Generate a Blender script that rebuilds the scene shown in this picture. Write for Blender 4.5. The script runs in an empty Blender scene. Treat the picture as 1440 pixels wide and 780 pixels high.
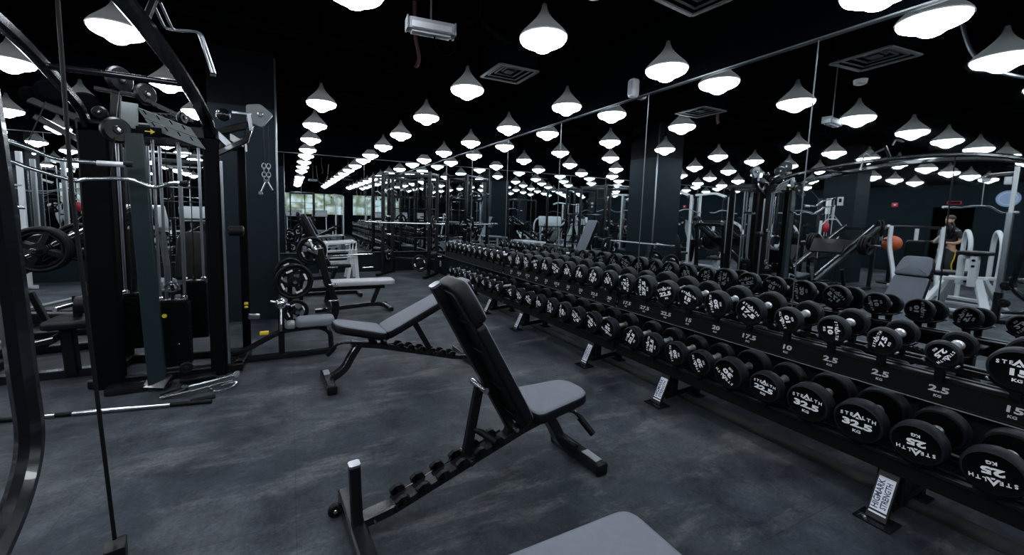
import bpy, bmesh, math, random
from mathutils import Vector, Matrix
random.seed(7)
sc = bpy.context.scene
COL = sc.collection
PI = math.pi
R = math.radians

# ------------------------------------------------------------------ helpers
def V(*a): return Vector(a)

class MB:
    """collects shapes in one bmesh; build() links them as ONE mesh object"""
    def __init__(s): s.bm = bmesh.new(); s.mi = 0
    def _faces(s, fs):
        for f in fs: f.material_index = s.mi
    def mat(s, i): s.mi = i; return s
    def box(s, c, d, rot=None, bev=0.0):
        M = Matrix.Translation(Vector(c))
        if rot is not None: M = M @ rot.to_4x4()
        r = bmesh.ops.create_cube(s.bm, size=1.0)
        vs = r['verts']
        bmesh.ops.scale(s.bm, verts=vs, vec=Vector(d))
        fs = list({f for v in vs for f in v.link_faces})
        s._faces(fs)
        if bev > 0:
            es = list({e for f in fs for e in f.edges})
            rb = bmesh.ops.bevel(s.bm, geom=es, offset=min(bev, min(d)*0.45), segments=2, profile=0.5, affect='EDGES')
            vs = list({v for f in rb['faces'] for v in f.verts} | {v for v in vs if v.is_valid})
            s._faces(rb['faces'])
        bmesh.ops.transform(s.bm, matrix=M, verts=vs)
        return s
    def ring_loft(s, rings, cap=True, closed=False):
        bm = s.bm; vr = [[bm.verts.new(p) for p in r] for r in rings]
        n = len(vr[0]); m = len(vr)
        for i in range(m if closed else m-1):
            a = vr[i]; b = vr[(i+1) % m]
            for j in range(n):
                try:
                    f = bm.faces.new((a[j], a[(j+1) % n], b[(j+1) % n], b[j])); f.material_index = s.mi
                except ValueError: pass
        if cap and not closed:
            f = bm.faces.new(list(reversed(vr[0]))); f.material_index = s.mi
            f = bm.faces.new(vr[-1]); f.material_index = s.mi
        return s
    def _frames(s, pts, up=None, closed=False):
        pts = [Vector(p) for p in pts]; n = len(pts); T = []
        for i in range(n):
            if closed: d = pts[(i+1) % n]-pts[i-1]
            elif i == 0: d = pts[1]-pts[0]
            elif i == n-1: d = pts[-1]-pts[-2]
            else: d = (pts[i+1]-pts[i]).normalized()+(pts[i]-pts[i-1]).normalized()
            T.append(d.normalized())
        u = Vector(up) if up else (V(0,0,1) if abs(T[0].z) < .9 else V(0,1,0))
        out = []
        for i in range(n):
            if up is None and i > 0:
                u = u - T[i]*u.dot(T[i])
            uu = (u - T[i]*u.dot(T[i]))
            if uu.length < 1e-4: uu = V(1,0,0) - T[i]*T[i].x
            uu.normalize()
            if up is None: u = uu
            w = T[i].cross(uu)
            k = 1.0
            if 0 < i < n-1 and not closed:
                c = (pts[i]-pts[i-1]).normalized().dot(T[i]); k = 1/max(c, .5)
            out.append((pts[i], w, uu, k))
        return out
    def tube(s, pts, r, seg=12, cap=True, closed=False):
        rs = r if isinstance(r, (list, tuple)) else [r]*len(pts)
        rings = []
        for (p, w, u, k), q in zip(s._frames(pts, None, closed), rs):
            rings.append([p + w*math.cos(2*PI*j/seg)*q + u*math.sin(2*PI*j/seg)*q for j in range(seg)])
        return s.ring_loft(rings, cap, closed)
    def rtube(s, pts, w, h, up=None, ch=None, cap=True):
        """rectangular section tube: w across, h along up"""
        ch = min(w, h)*.14 if ch is None else ch
        a, b = w/2, h/2
        sec = [(a-ch,-b),(a,-b+ch),(a,b-ch),(a-ch,b),(-a+ch,b),(-a,b-ch),(-a,-b+ch),(-a+ch,-b)]
        rings = [[p + W*x*1.0 + u*y for x, y in sec] for p, W, u, k in s._frames(pts, up)]
        return s.ring_loft(rings, cap)
    def lathe(s, prof, c=(0,0,0), axis='Z', seg=32, cap0=True, cap1=True):
        """prof: list of (radius, height)"""
        rings = []
        for q, h in prof:
            ring = []
            for j in range(seg):
                a = 2*PI*j/seg; x, y = q*math.cos(a), q*math.sin(a)
                if axis == 'Z': p = V(x, y, h)
                elif axis == 'X': p = V(h, x, y)
                else: p = V(y, h, x)
                ring.append(p+Vector(c))
            rings.append(ring)
        bm = s.bm; vr = [[bm.verts.new(p) for p in r] for r in rings]
        for i in range(len(vr)-1):
            for j in range(seg):
                f = bm.faces.new((vr[i][j], vr[i][(j+1) % seg], vr[i+1][(j+1) % seg], vr[i+1][j])); f.material_index = s.mi
        if cap0: f = bm.faces.new(list(reversed(vr[0]))); f.material_index = s.mi
        if cap1: f = bm.faces.new(vr[-1]); f.material_index = s.mi
        return s
    def disc(s, c, n, r, t, seg=24, bev=None):
        """solid disc with a soft rim, axis n, thickness t"""
        n = Vector(n).normalized(); q = n.to_track_quat('Z', 'Y').to_matrix()
        b = min(t, r)*.2 if bev is None else bev
        prof = [(r-b, -t/2), (r, -t/2+b), (r, t/2-b), (r-b, t/2)]
        rings = [[Vector(c)+q @ V(a*math.cos(2*PI*j/seg), a*math.sin(2*PI*j/seg), h) for j in range(seg)] for a, h in prof]
        return s.ring_loft(rings)
    def torus(s, c, n, Rr, r, seg=32, sg=8):
        n = Vector(n).normalized(); q = n.to_track_quat('Z', 'Y').to_matrix()
        pts = [Vector(c)+q @ V(Rr*math.cos(2*PI*j/seg), Rr*math.sin(2*PI*j/seg), 0) for j in range(seg)]
        rings = []
        for i, p in enumerate(pts):
            d = (p-Vector(c)).normalized()
            rings.append([p + d*r*math.cos(2*PI*k/sg) + n*r*math.sin(2*PI*k/sg) for k in range(sg)])
        return s.ring_loft(rings, False, True)
    def prism(s, poly, z0, z1, M=None):
        """extrude a 2D polygon; M maps local (x, y, z)"""
        M = M or Matrix.Identity(4)
        return s.ring_loft([[M @ V(x, y, z0) for x, y in poly], [M @ V(x, y, z1) for x, y in poly]])
    def pad(s, poly, t, r=.02, crown=.006, M=None):
        """upholstered pad: outline poly (ccw), thickness t, rounded rims; lies z 0..t"""
        M = M or Matrix.Identity(4)
        n = len(poly); P = [Vector((x, y)) for x, y in poly]; N = []
        for i in range(n):
            d = (P[(i+1) % n]-P[i-1]).normalized(); N.append(Vector((-d.y, d.x)))
        def ring(ins, z): return [M @ V(P[i].x+N[i].x*ins, P[i].y+N[i].y*ins, z) for i in range(n)]
        rings = []
        rb = r*.6
        for k in range(4):
            a = PI/2*k/3; rings.append(ring(rb*(1-math.sin(a)), rb*(1-math.cos(a))))
        for k in range(6):
            a = PI/2*k/5; rings.append(ring(r*(1-math.cos(a)), t-r+r*math.sin(a)))
        c = sum(P, Vector((0, 0)))/n
        for f in (.75, .45, .15):
            rings.append([M @ V(c.x+(P[i].x+N[i].x*r-c.x)*f, c.y+(P[i].y+N[i].y*r-c.y)*f, t+crown*(1-f*f)) for i in range(n)])
        return s.ring_loft(rings)
    def ball(s, c, r, seg=20, sc_=(1,1,1)):
        vs = bmesh.ops.create_uvsphere(s.bm, u_segments=seg, v_segments=seg//2, radius=r)['verts']
        s._faces(list({f for v in vs for f in v.link_faces}))
        bmesh.ops.scale(s.bm, verts=vs, vec=Vector(sc_)); bmesh.ops.translate(s.bm, verts=vs, vec=Vector(c))
        return s
    def build(s, name, mats, parent=None, label=None, smooth=True, ang=35):
        bmesh.ops.recalc_face_normals(s.bm, faces=s.bm.faces)
        me = bpy.data.meshes.new(name); s.bm.to_mesh(me); s.bm.free()
        for m in (mats if isinstance(mats, (list, tuple)) else [mats]): me.materials.append(m)
        if smooth:
            me.polygons.foreach_set('use_smooth', [True]*len(me.polygons))
            me.set_sharp_from_angle(angle=R(ang))
        o = bpy.data.objects.new(name, me); COL.objects.link(o)
        if parent: o.parent = parent
        if label: o['label'] = label
        return o

def rrect(x0, y0, x1, y1, r, n=5):
    out = []
    for cx, cy, a0 in ((x1-r, y0+r, -90), (x1-r, y1-r, 0), (x0+r, y1-r, 90), (x0+r, y0+r, 180)):
        for k in range(n+1):
            a = R(a0+90*k/n); out.append((cx+r*math.cos(a), cy+r*math.sin(a)))
    return out

def rpoly(poly, r, n=5):
    """round the corners of a convex ccw polygon; r number or list"""
    out = []; m = len(poly)
    for i in range(m):
        rr = r[i] if isinstance(r, (list, tuple)) else r
        p = Vector(poly[i]); a = (Vector(poly[i-1])-p).normalized(); b = (Vector(poly[(i+1) % m])-p).normalized()
        A = p+a*rr; B = p+b*rr
        for k in range(n+1):
            t = k/n; out.append(tuple(A*(1-t)**2+p*2*t*(1-t)+B*t*t))
    return out

def smooth_path(pts, n=6):
    """Catmull-Rom through the points"""
    P = [Vector(p) for p in pts]; out = []
    for i in range(len(P)-1):
        a = P[i-1] if i else P[0]*2-P[1]; b = P[i]; c = P[i+1]; d = P[i+2] if i+2 < len(P) else P[-1]*2-P[-2]
        for k in range(n):
            t = k/n
            out.append(.5*((2*b)+(c-a)*t+(2*a-5*b+4*c-d)*t*t+(3*b-3*c+d-a)*t**3))
    out.append(P[-1]); return out

def bend(pts, r, n=5):
    """polyline with filleted corners"""
    P = [Vector(p) for p in pts]; out = [P[0]]
    for i in range(1, len(P)-1):
        p = P[i]; a = P[i-1]-p; b = P[i+1]-p
        rr = min(r, a.length*.49, b.length*.49); A = p+a.normalized()*rr; B = p+b.normalized()*rr
        for k in range(n+1):
            t = k/n; out.append(A*(1-t)**2+p*2*t*(1-t)+B*t*t)
    out.append(P[-1]); return out

def tag(o, label=None, cat=None, group=None, kind=None):
    if label: o['label'] = label
    if cat: o['category'] = cat
    if group: o['group'] = group
    if kind: o['kind'] = kind
    return o

def thing(name, label, cat, loc=(0,0,0), rz=0, group=None):
    o = bpy.data.objects.new(name, None); COL.objects.link(o)
    o.location = loc; o.rotation_euler = (0, 0, rz); o.empty_display_size = .1
    return tag(o, label, cat, group)

KIDS = {}
def kids_of(o):
    return [c for c in bpy.data.objects if c.parent == o]

def dup(root, loc=None, rz=None, label=None, group=None, scale=None):
    def cp(o, par):
        c = o.copy(); COL.objects.link(c)
        if par: c.parent = par
        for ch in kids_of(o): cp(ch, c)
        return c
    c = cp(root, None)
    if loc is not None: c.location = loc
    if rz is not None: c.rotation_euler = (0, 0, rz)
    if label: c['label'] = label
    if group: c['group'] = group
    return c

def rotX(a): return Matrix.Rotation(a, 3, 'X')
def rotY(a): return Matrix.Rotation(a, 3, 'Y')
def rotZ(a): return Matrix.Rotation(a, 3, 'Z')
def align(p, q, off=0):
    """rotation taking local X to q-p"""
    d = (Vector(q)-Vector(p)).normalized()
    return d.to_track_quat('X', 'Z').to_matrix()

# ------------------------------------------------------------------ materials
def new_mat(name):
    m = bpy.data.materials.new(name); m.use_nodes = True
    nt = m.node_tree; return m, nt, nt.nodes['Principled BSDF']

def sset(b, **k):
    for a, v in k.items():
        b.inputs[{'col': 'Base Color', 'rough': 'Roughness', 'metal': 'Metallic', 'spec': 'Specular IOR Level', 'coat': 'Coat Weight',
                  'croug': 'Coat Roughness', 'trans': 'Transmission Weight', 'em': 'Emission Color', 'es': 'Emission Strength', 'sheen': 'Sheen Weight'}[a]].default_value = v

def mat(name, col, rough=.5, metal=0., bump=0., bscale=60., var=0., **k):
    m, nt, b = new_mat(name)
    c = (*col, 1) if len(col) == 3 else col
    sset(b, col=c, rough=rough, metal=metal, **k)
    tc = nt.nodes.new('ShaderNodeTexCoord')
    nz = nt.nodes.new('ShaderNodeTexNoise'); nz.inputs['Scale'].default_value = bscale; nz.inputs['Detail'].default_value = 3
    nt.links.new(tc.outputs['Object'], nz.inputs['Vector'])
    mr = nt.nodes.new('ShaderNodeMapRange')
    mr.inputs['To Min'].default_value = max(0.02, rough-.06); mr.inputs['To Max'].default_value = min(1, rough+.06)
    nt.links.new(nz.outputs['Fac'], mr.inputs['Value']); nt.links.new(mr.outputs['Result'], b.inputs['Roughness'])
    if bump:
        bp = nt.nodes.new('ShaderNodeBump'); bp.inputs['Strength'].default_value = bump; bp.inputs['Distance'].default_value = .002
        nt.links.new(nz.outputs['Fac'], bp.inputs['Height']); nt.links.new(bp.outputs['Normal'], b.inputs['Normal'])
    if var:
        n2 = nt.nodes.new('ShaderNodeTexNoise'); n2.inputs['Scale'].default_value = bscale*.08
        nt.links.new(tc.outputs['Object'], n2.inputs['Vector'])
        mx = nt.nodes.new('ShaderNodeMix'); mx.data_type = 'RGBA'
        mx.inputs[6].default_value = tuple(x*(1-var) for x in c[:3])+(1,); mx.inputs[7].default_value = tuple(x*(1+var) for x in c[:3])+(1,)
        nt.links.new(n2.outputs['Fac'], mx.inputs[0]); nt.links.new(mx.outputs[2], b.inputs['Base Color'])
    return m

M = {}
M['black'] = mat('black_powder_coat', (.0035, .0043, .0055), .36, 0, .15, 300, spec=.22)
M['matte'] = mat('black_matte_steel', (.0018, .0022, .0028), .6, 0, .15, 300, spec=.05)
M['gloss'] = mat('black_gloss_steel', (.006, .007, .009), .2, 0, 0, 40, coat=.28, spec=.3)
M['teal'] = mat('dark_teal_steel', (.010, .020, .024), .35, 0, .1, 200, spec=.3)
M['rubber'] = mat('black_rubber', (.004, .0045, .0055), .5, 0, .2, 250, spec=.15)
M['head'] = mat('dumbbell_urethane', (.0075, .0105, .0135), .5, 0, .25, 260, spec=.16)
M['face'] = mat('dumbbell_face', (.0012, .0015, .002), .7, 0, 0, 90, spec=.05)
M['chrome'] = mat('chrome', (.62, .64, .67), .18, 1.0, 0, 80)
M['knurl'] = mat('knurled_steel', (.80, .82, .86), .3, .75, .15, 500)
M['steel'] = mat('brushed_steel', (.38, .4, .43), .3, 1.0, .1, 150)
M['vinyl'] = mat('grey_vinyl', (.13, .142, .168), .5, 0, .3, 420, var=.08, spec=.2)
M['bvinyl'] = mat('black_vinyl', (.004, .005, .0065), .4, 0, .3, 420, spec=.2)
M['lvinyl'] = mat('pale_grey_vinyl', (.40, .41, .43), .42, 0, .3, 420)
M['white'] = mat('white_powder_coat', (.55, .58, .60), .35, 0, .1, 200)
M['grey'] = mat('grey_panel', (.17, .19, .2), .4, .2, .1, 120)
M['print'] = mat('white_print', (.8, .82, .85), .5)
M['dimprint'] = mat('worn_white_print', (.30, .31, .33), .5)
M['yellow'] = mat('yellow_plastic', (.75, .55, .02), .5)
M['red'] = mat('red_plastic', (.35, .01, .03), .5)
M['darkred'] = mat('dark_red_rubber', (.05, .008, .010), .6)
M['orange'] = mat('orange_plastic', (.45, .09, .02), .5)
M['panel'] = mat('light_grey_panel', (.26, .29, .29), .45, 0, .1, 120)
M['pillar'] = mat('dark_navy_paint', (.0105, .0165, .0215), .6, 0, .15, 40, var=.15, spec=.08)
M['wall'] = mat('dark_wall_paint', (.0095, .0155, .019), .65, 0, .15, 40, var=.2, spec=.06)
M['panel'] = mat('light_grey_panel', (.26, .29, .29), .45, 0, .1, 120)
M['pillar'] = mat('dark_navy_paint', (.0105, .0165, .0215), .6, 0, .15, 40, var=.15, spec=.08)
M['wall'] = mat('dark_wall_paint', (.0095, .0155, .019), .65, 0, .15, 40, var=.2, spec=.06)
# walls are painted black above the mirror line (z = 2.8 m)
for nm_ in ('wall', 'pillar'):
  nt = M[nm_].node_tree; b = nt.nodes['Principled BSDF']; src = b.inputs['Base Color'].links[0].from_socket
  g_ = nt.nodes.new('ShaderNodeNewGeometry'); sp_ = nt.nodes.new('ShaderNodeSeparateXYZ'); nt.links.new(g_.outputs['Position'], sp_.inputs[0])
  gt = nt.nodes.new('ShaderNodeMath'); gt.operation = 'GREATER_THAN'; gt.inputs[1].default_value = 2.8; nt.links.new(sp_.outputs['Z'], gt.inputs[0])
  m2 = nt.nodes.new('ShaderNodeMix'); m2.data_type = 'RGBA'; m2.inputs[7].default_value = (.0012, .0018, .0026, 1)
  nt.links.new(gt.outputs[0], m2.inputs[0]); nt.links.new(src, m2.inputs[6]); nt.links.new(m2.outputs[2], b.inputs['Base Color'])
M['ceil'] = mat('black_ceiling_paint', (.0006, .0008, .0014), .9, 0, .3, 20, spec=.08)
M['duct'] = mat('black_duct_paint', (.0022, .0027, .0036), .6, 0, .2, 20, spec=.2)
for nm_ in ('ceil', 'duct'):
    nt = M[nm_].node_tree; df = nt.nodes.new('ShaderNodeBsdfDiffuse'); df.inputs['Color'].default_value = nt.nodes['Principled BSDF'].inputs['Base Color'].default_value
    df.inputs['Roughness'].default_value = .8
    src = nt.nodes['Principled BSDF'].inputs['Normal'].links
    if src: nt.links.new(src[0].from_socket, df.inputs['Normal'])
    nt.links.new(df.outputs[0], nt.nodes['Material Output'].inputs[0])
nt = M['wall'].node_tree; df = nt.nodes.new('ShaderNodeBsdfDiffuse'); nt.links.new(nt.nodes['Principled BSDF'].inputs['Base Color'].links[0].from_socket, df.inputs['Color'])
nt.links.new(df.outputs[0], nt.nodes['Material Output'].inputs[0])
M['bead'] = mat('dull_joint_bead', (.12, .135, .145), .4, .8)
M['trim'] = mat('aluminium_trim', (.3, .33, .36), .35, 1.0)
M['plastic'] = mat('white_plastic', (.5, .52, .54), .4)
M['tape'] = mat('worn_tape', (.5, .5, .45), .6)
M['sticker'] = mat('sticker_white', (.62, .65, .72), .35)
M['ink'] = mat('sticker_ink', (.02, .03, .09), .4)
M['lens'], nt, b = new_mat('frosted_lamp_lens')
sset(b, col=(.9, .9, .9, 1), es=31.0, em=(.90, .96, 1.03, 1))
# translucent shade
m, nt, b = new_mat('smoked_shade'); M['shade'] = m
sset(b, col=(.045, .048, .05, 1), rough=.45)
tr = nt.nodes.new('ShaderNodeBsdfTranslucent'); tr.inputs['Color'].default_value = (.18, .18, .178, 1)
mx = nt.nodes.new('ShaderNodeMixShader'); mx.inputs[0].default_value = .38
out = nt.nodes['Material Output']
nt.links.new(b.outputs[0], mx.inputs[1]); nt.links.new(tr.outputs[0], mx.inputs[2]); nt.links.new(mx.outputs[0], out.inputs[0])
# mirror
m, nt, b = new_mat('mirror_glass'); M['mirror'] = m
sset(b, col=(.80, .86, .88, 1), metal=1.0, rough=.012)
# window daylight with greenery (a lit view behind the panes)
m, nt, b = new_mat('daylight_view'); M['day'] = m
tc = nt.nodes.new('ShaderNodeTexCoord'); nz = nt.nodes.new('ShaderNodeTexNoise'); nz.inputs['Scale'].default_value = 2.2; nz.inputs['Detail'].default_value = 6
nt.links.new(tc.outputs['Object'], nz.inputs['Vector'])
cr = nt.nodes.new('ShaderNodeValToRGB'); nt.links.new(nz.outputs['Fac'], cr.inputs[0])
e = cr.color_ramp.elements; e[0].position = .38; e[0].color = (.05, .09, .04, 1); e[1].position = .62; e[1].color = (.50, .66, .72, 1)
x = e.new(.48); x.color = (.22, .28, .16, 1)
nt.links.new(cr.outputs[0], b.inputs['Emission Color']); b.inputs['Emission Strength'].default_value = 1.1
# rubber floor
m, nt, b = new_mat('rubber_floor'); M['floor'] = m
N = nt.nodes; L = nt.links
tc = N.new('ShaderNodeTexCoord'); gp = tc.outputs['Object']
def noise(scale, det=4, rough=.6, dist=0, vec=None):
    n = N.new('ShaderNodeTexNoise'); n.inputs['Scale'].default_value = scale; n.inputs['Detail'].default_value = det
    n.inputs['Roughness'].default_value = rough; n.inputs['Distortion'].default_value = dist
    L.new(vec or gp, n.inputs['Vector']); return n.outputs['Fac']
def ramp(src, stops):
    r = N.new('ShaderNodeValToRGB'); L.new(src, r.inputs[0]); e = r.color_ramp.elements
    e[0].position, e[0].color = stops[0][0], (*stops[0][1], 1); e[1].position, e[1].color = stops[-1][0], (*stops[-1][1], 1)
    for p, c in stops[1:-1]: k = e.new(p); k.color = (*c, 1)
    return r.outputs[0]
def mix(a, bb, f, mode='MIX'):
    x = N.new('ShaderNodeMix'); x.data_type = 'RGBA'; x.blend_type = mode
    for i, s_ in ((0, f), (6, a), (7, bb)):
        if hasattr(s_, 'links') or hasattr(s_, 'is_linked'): L.new(s_, x.inputs[i])
        else: x.inputs[i].default_value = s_ if i == 0 else (*s_, 1)
    return x.outputs[2]
base = ramp(noise(.9, 6, .62, .4), [(.32, (.014, .018, .024)), (.48, (.028, .033, .041)), (.62, (.056, .062, .070)), (.78, (.115, .122, .128))])
mp = N.new('ShaderNodeMapping'); mp.inputs['Scale'].default_value = (.7, 2.6, 1); mp.inputs['Rotation'].default_value = (0, 0, .5); L.new(gp, mp.inputs[0])
streak = ramp(noise(1.5, 8, .72, .2, mp.outputs[0]), [(.52, (0, 0, 0)), (.66, (.5, .5, .5)), (.8, (1, 1, 1))])
c1 = mix(base, (.125, .13, .132), streak)
scuff = ramp(noise(2.6, 9, .74, .25), [(.34, (.42, .42, .44)), (.46, (.95, .95, .95)), (.56, (1.2, 1.2, 1.2)), (.70, (1.7, 1.7, 1.66))])
c2 = mix(c1, scuff, .9, 'MULTIPLY')
grit = ramp(noise(46, 6, .8, 0), [(.3, (.62, .62, .64)), (.5, (1, 1, 1)), (.7, (1.45, 1.45, 1.45))])
c2 = mix(c2, grit, .85, 'MULTIPLY')
tint = mix((.95, .98, 1.06), (1.04, 1.02, .95), noise(1.3, 2))
c2 = mix(c2, tint, 1.0, 'MULTIPLY')
speck = ramp(noise(420, 2, .5), [(.66, (0, 0, 0)), (.72, (1, 1, 1))])
c3 = mix(c2, (.16, .165, .18), mix((0, 0, 0), speck, .45))
# mat joints, 1 m tiles
br = N.new('ShaderNodeTexBrick'); br.offset = 0; br.inputs['Scale'].default_value = 1; br.inputs['Mortar Size'].default_value = .0025
br.inputs['Brick Width'].default_value = 1.02; br.inputs['Row Height'].default_value = 1.02; br.inputs['Mortar Smooth'].default_value = .4
br.inputs['Color1'].default_value = (1, 1, 1, 1); br.inputs['Color2'].default_value = (.985, .985, .985, 1); br.inputs['Mortar'].default_value = (.72, .72, .72, 1)
L.new(gp, br.inputs['Vector'])
c4 = mix(c3, br.outputs['Color'], 1.0, 'MULTIPLY')
L.new(c4, b.inputs['Base Color']); b.inputs['Specular IOR Level'].default_value = .10
rr = N.new('ShaderNodeMapRange'); rr.inputs['To Min'].default_value = .42; rr.inputs['To Max'].default_value = .72
L.new(noise(2.3, 5, .6), rr.inputs['Value']); L.new(rr.outputs[0], b.inputs['Roughness'])
bp = N.new('ShaderNodeBump'); bp.inputs['Strength'].default_value = .35; bp.inputs['Distance'].default_value = .004
L.new(noise(160, 4, .7), bp.inputs['Height']); L.new(bp.outputs[0], b.inputs['Normal'])
# dusty bare strip
M['dust'] = mat('dusty_concrete', (.028, .033, .033), .85, 0, .4, 30, var=.6, spec=.05)

# ------------------------------------------------------------------ camera
W_, H_ = 1440, 780
f_, px_, py_, yaw, pitch, roll = 572.05, 686.3, 357.88, .4534, .0971, -.027
cy, sy = math.cos(yaw), math.sin(yaw)
fwd = V(sy*math.cos(pitch), cy*math.cos(pitch), -math.sin(pitch)); right = V(cy, -sy, 0); down = fwd.cross(right)
r2 = right*math.cos(roll)+down*math.sin(roll); d2 = down*math.cos(roll)-right*math.sin(roll)
cam = bpy.data.cameras.new('camera'); co = bpy.data.objects.new('camera', cam); COL.objects.link(co)
Mx = Matrix((( r2.x, -d2.x, -fwd.x, 0), (r2.y, -d2.y, -fwd.y, 0), (r2.z, -d2.z, -fwd.z, 1.5), (0, 0, 0, 1)))
co.matrix_world = Mx
cam.sensor_fit = 'HORIZONTAL'; cam.sensor_width = 36; cam.lens = 36*f_/W_
cam.shift_x = (W_/2-px_)/W_; cam.shift_y = -(H_/2-py_)/W_
cam.clip_start = .05; cam.clip_end = 200
sc.camera = co
# ------------------------------------------------------------------ the room
XR, YB, XL, YF, ZC = 3.366, 10.456, -11.5, -8.0, 3.5
def struct(name, mb, m, label=None, parent=None):
    o = mb.build(name, m, parent, smooth=False)
    if not parent: o['kind'] = 'structure'
    if label and not parent: o['label'] = label
    return o
struct('floor', MB().box(((XL+XR)/2, (YB+YF)/2, -.05), (XR-XL+.6, YB-YF+.6, .1)), M['floor'], 'dark blue-grey rubber gym floor with pale scuffs and dust')
struct('ceiling', MB().box(((XL+XR)/2, (YB+YF)/2, ZC+.05), (XR-XL+.6, YB-YF+.6, .1)), M['ceil'], 'black painted open ceiling')
struct('wall_right', MB().box((XR+.1, (YB+YF)/2, ZC/2), (.2, YB-YF, ZC)), M['wall'], 'dark wall behind the dumbbell racks')
struct('wall_back', MB().box(((XL+XR)/2, YB+.1, ZC/2), (XR-XL, .2, ZC)), M['wall'], 'dark far wall carrying the big mirror')
# left wall with a doorway
w = MB()
dy0, dy1, dz = 4.62, 5.50, 2.12
w.box((XL-.1, (YF+dy0)/2, ZC/2), (.2, dy0-YF, ZC)); w.box((XL-.1, (dy1+YB)/2, ZC/2), (.2, YB-dy1, ZC)); w.box((XL-.1, (dy0+dy1)/2, (dz+ZC)/2), (.2, dy1-dy0, ZC-dz))
struct('wall_left', w, M['wall'], 'dark side wall with the black doorway')
w = MB(); w.box((XL-.9, (dy0+dy1)/2, dz/2), (.1, 1.4, dz)).box((XL-.5, dy0-.05, dz/2), (.8, .1, dz)).box((XL-.5, dy1+.05, dz/2), (.8, .1, dz)).box((XL-.5, (dy0+dy1)/2, dz+.05), (.8, 1.4, .1)).box((XL-.5, (dy0+dy1)/2, -.05), (.8, 1.4, .1))
struct('trim_1', w, M['ceil'], 'black recess behind the doorway')
# front wall (behind the viewer) with a band of windows, seen in the mirrors
wz0, wz1 = 1.2, 2.62
wins = [(-10.8, -9.5), (-.3, 3.2)]
w = MB(); xs = sorted(wins); px0 = XL
for a, b_ in xs:
    w.box(((px0+a)/2, YF-.1, ZC/2), (a-px0, .2, ZC)); px0 = b_
    w.box(((a+b_)/2, YF-.1, wz0/2), (b_-a, .2, wz0)).box(((a+b_)/2, YF-.1, (wz1+ZC)/2), (b_-a, .2, ZC-wz1))
w.box(((px0+XR)/2, YF-.1, ZC/2), (XR-px0, .2, ZC))
struct('wall_front', w, M['wall'], 'dark wall with daylight windows behind the viewer')
for i, (a, b_) in enumerate(xs):
    fr = MB(); n = 2 if b_-a < 3 else 3
    for k in range(n+1):
        fr.box((a+(b_-a)*k/n, YF-.08, (wz0+wz1)/2), (.05, .08, wz1-wz0))
    fr.box(((a+b_)/2, YF-.08, wz0+.02), (b_-a, .1, .05)).box(((a+b_)/2, YF-.08, wz1-.02), (b_-a, .1, .05))
    o = struct('window_%d' % (i+1), fr, M['duct'], 'dark framed window with daylight behind it')
    p = MB().box(((a+b_)/2, YF-.15, (wz0+wz1)/2), (b_-a, .02, wz1-wz0)).build('window_pane', M['day'], o, smooth=False)
# pillar on the left and others further off
def pillar(name, x0, x1, y0, y1, label):
    o = struct(name, MB().box(((x0+x1)/2, (y0+y1)/2, ZC/2), (x1-x0, y1-y0, ZC), bev=.006), M['pillar'], label)
    return o
pl = pillar('wall_pillar', -.90, -.15, 6.2, 6.95, 'dark navy square pillar left of the flat bench')
tr = MB().box((-.148, 6.197, 1.75), (.022, .022, 3.4), bev=.004).build('corner_trim', M['trim'], pl, 'thin metal strip on the pillar edge')
pillar('wall_pillar', -6.85, -6.15, 5.3, 6.0, 'dark square pillar seen in the mirror beside the doorway')
pillar('wall_pillar', -6.85, -6.15, -2.2, -1.5, 'dark square pillar behind the viewer')

# skirting channels that carry the mirrors
zm0, zm1 = .50, 2.78
def mirror_run(seams, axis, label):
    for i in range(len(seams)-1):
        a, b_ = seams[i]+.003, seams[i+1]-.003
        if axis == 'Y':
            o = MB().box((XR-.006, (a+b_)/2, (zm0+zm1)/2), (.006, b_-a, zm1-zm0)).build('wall_mirror', M['mirror'], smooth=False)
        else:
            o = MB().box(((a+b_)/2, YB-.006, (zm0+zm1)/2), (b_-a, .006, zm1-zm0)).build('wall_mirror', M['mirror'], smooth=False)
        tag(o, label[i] if isinstance(label, list) else label, 'mirror', 'mirror panels on the walls')
ORD = ['first', 'second', 'third', 'fourth', 'fifth', 'sixth', 'seventh', 'eighth', 'ninth', 'tenth', 'eleventh', 'twelfth', 'thirteenth', 'fourteenth', 'fifteenth',
       'sixteenth', 'seventeenth', 'eighteenth', 'nineteenth', 'twentieth']
def ordn(i):
    if i < 20: return ORD[i]
    if i == 29: return 'thirtieth'
    if i < 29: return 'twenty-'+ORD[i-20]
    return 'thirty-'+ORD[i-30]
sy = [.18+1.51*k for k in range(-3, 7)]+[10.445]; sy[0] = -4.4
mirror_run(sy, 'Y', ['large mirror panel on right wall behind the viewer']*3 + ['large right-wall mirror panel above the %s' % t for t in
    ('nearest dumbbell rack', 'gap between first and second racks', 'second dumbbell rack', 'start of the third rack', 'far end of the dumbbell racks', 'bare skirting near the corner')]+['narrow right-wall mirror panel in the far corner'])
sx = [3.36, 1.65, .24, -1.17, -2.58, -4.05, -5.55, -7.05, -8.55, -10.05, -11.45][::-1]
mirror_run(sx, 'X', ['far-wall mirror panel beyond the left edge of view']*5 + ['far-wall mirror panel at left edge behind leg press', 'far-wall mirror panel behind the cable tower', 'far-wall mirror panel partly hidden by the pillar', 'far-wall mirror panel behind the flat bench', 'far-wall mirror panel behind the power rack'])
t = MB().box((XR-.02, 3.0, zm1+.006), (.03, 14.9, .010)).box((XR-.02, 3.0, zm0-.006), (.03, 14.9, .010))
o = struct('trim_2', t, M['bead'], 'thin metal channel along top and bottom of side mirror')
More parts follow.
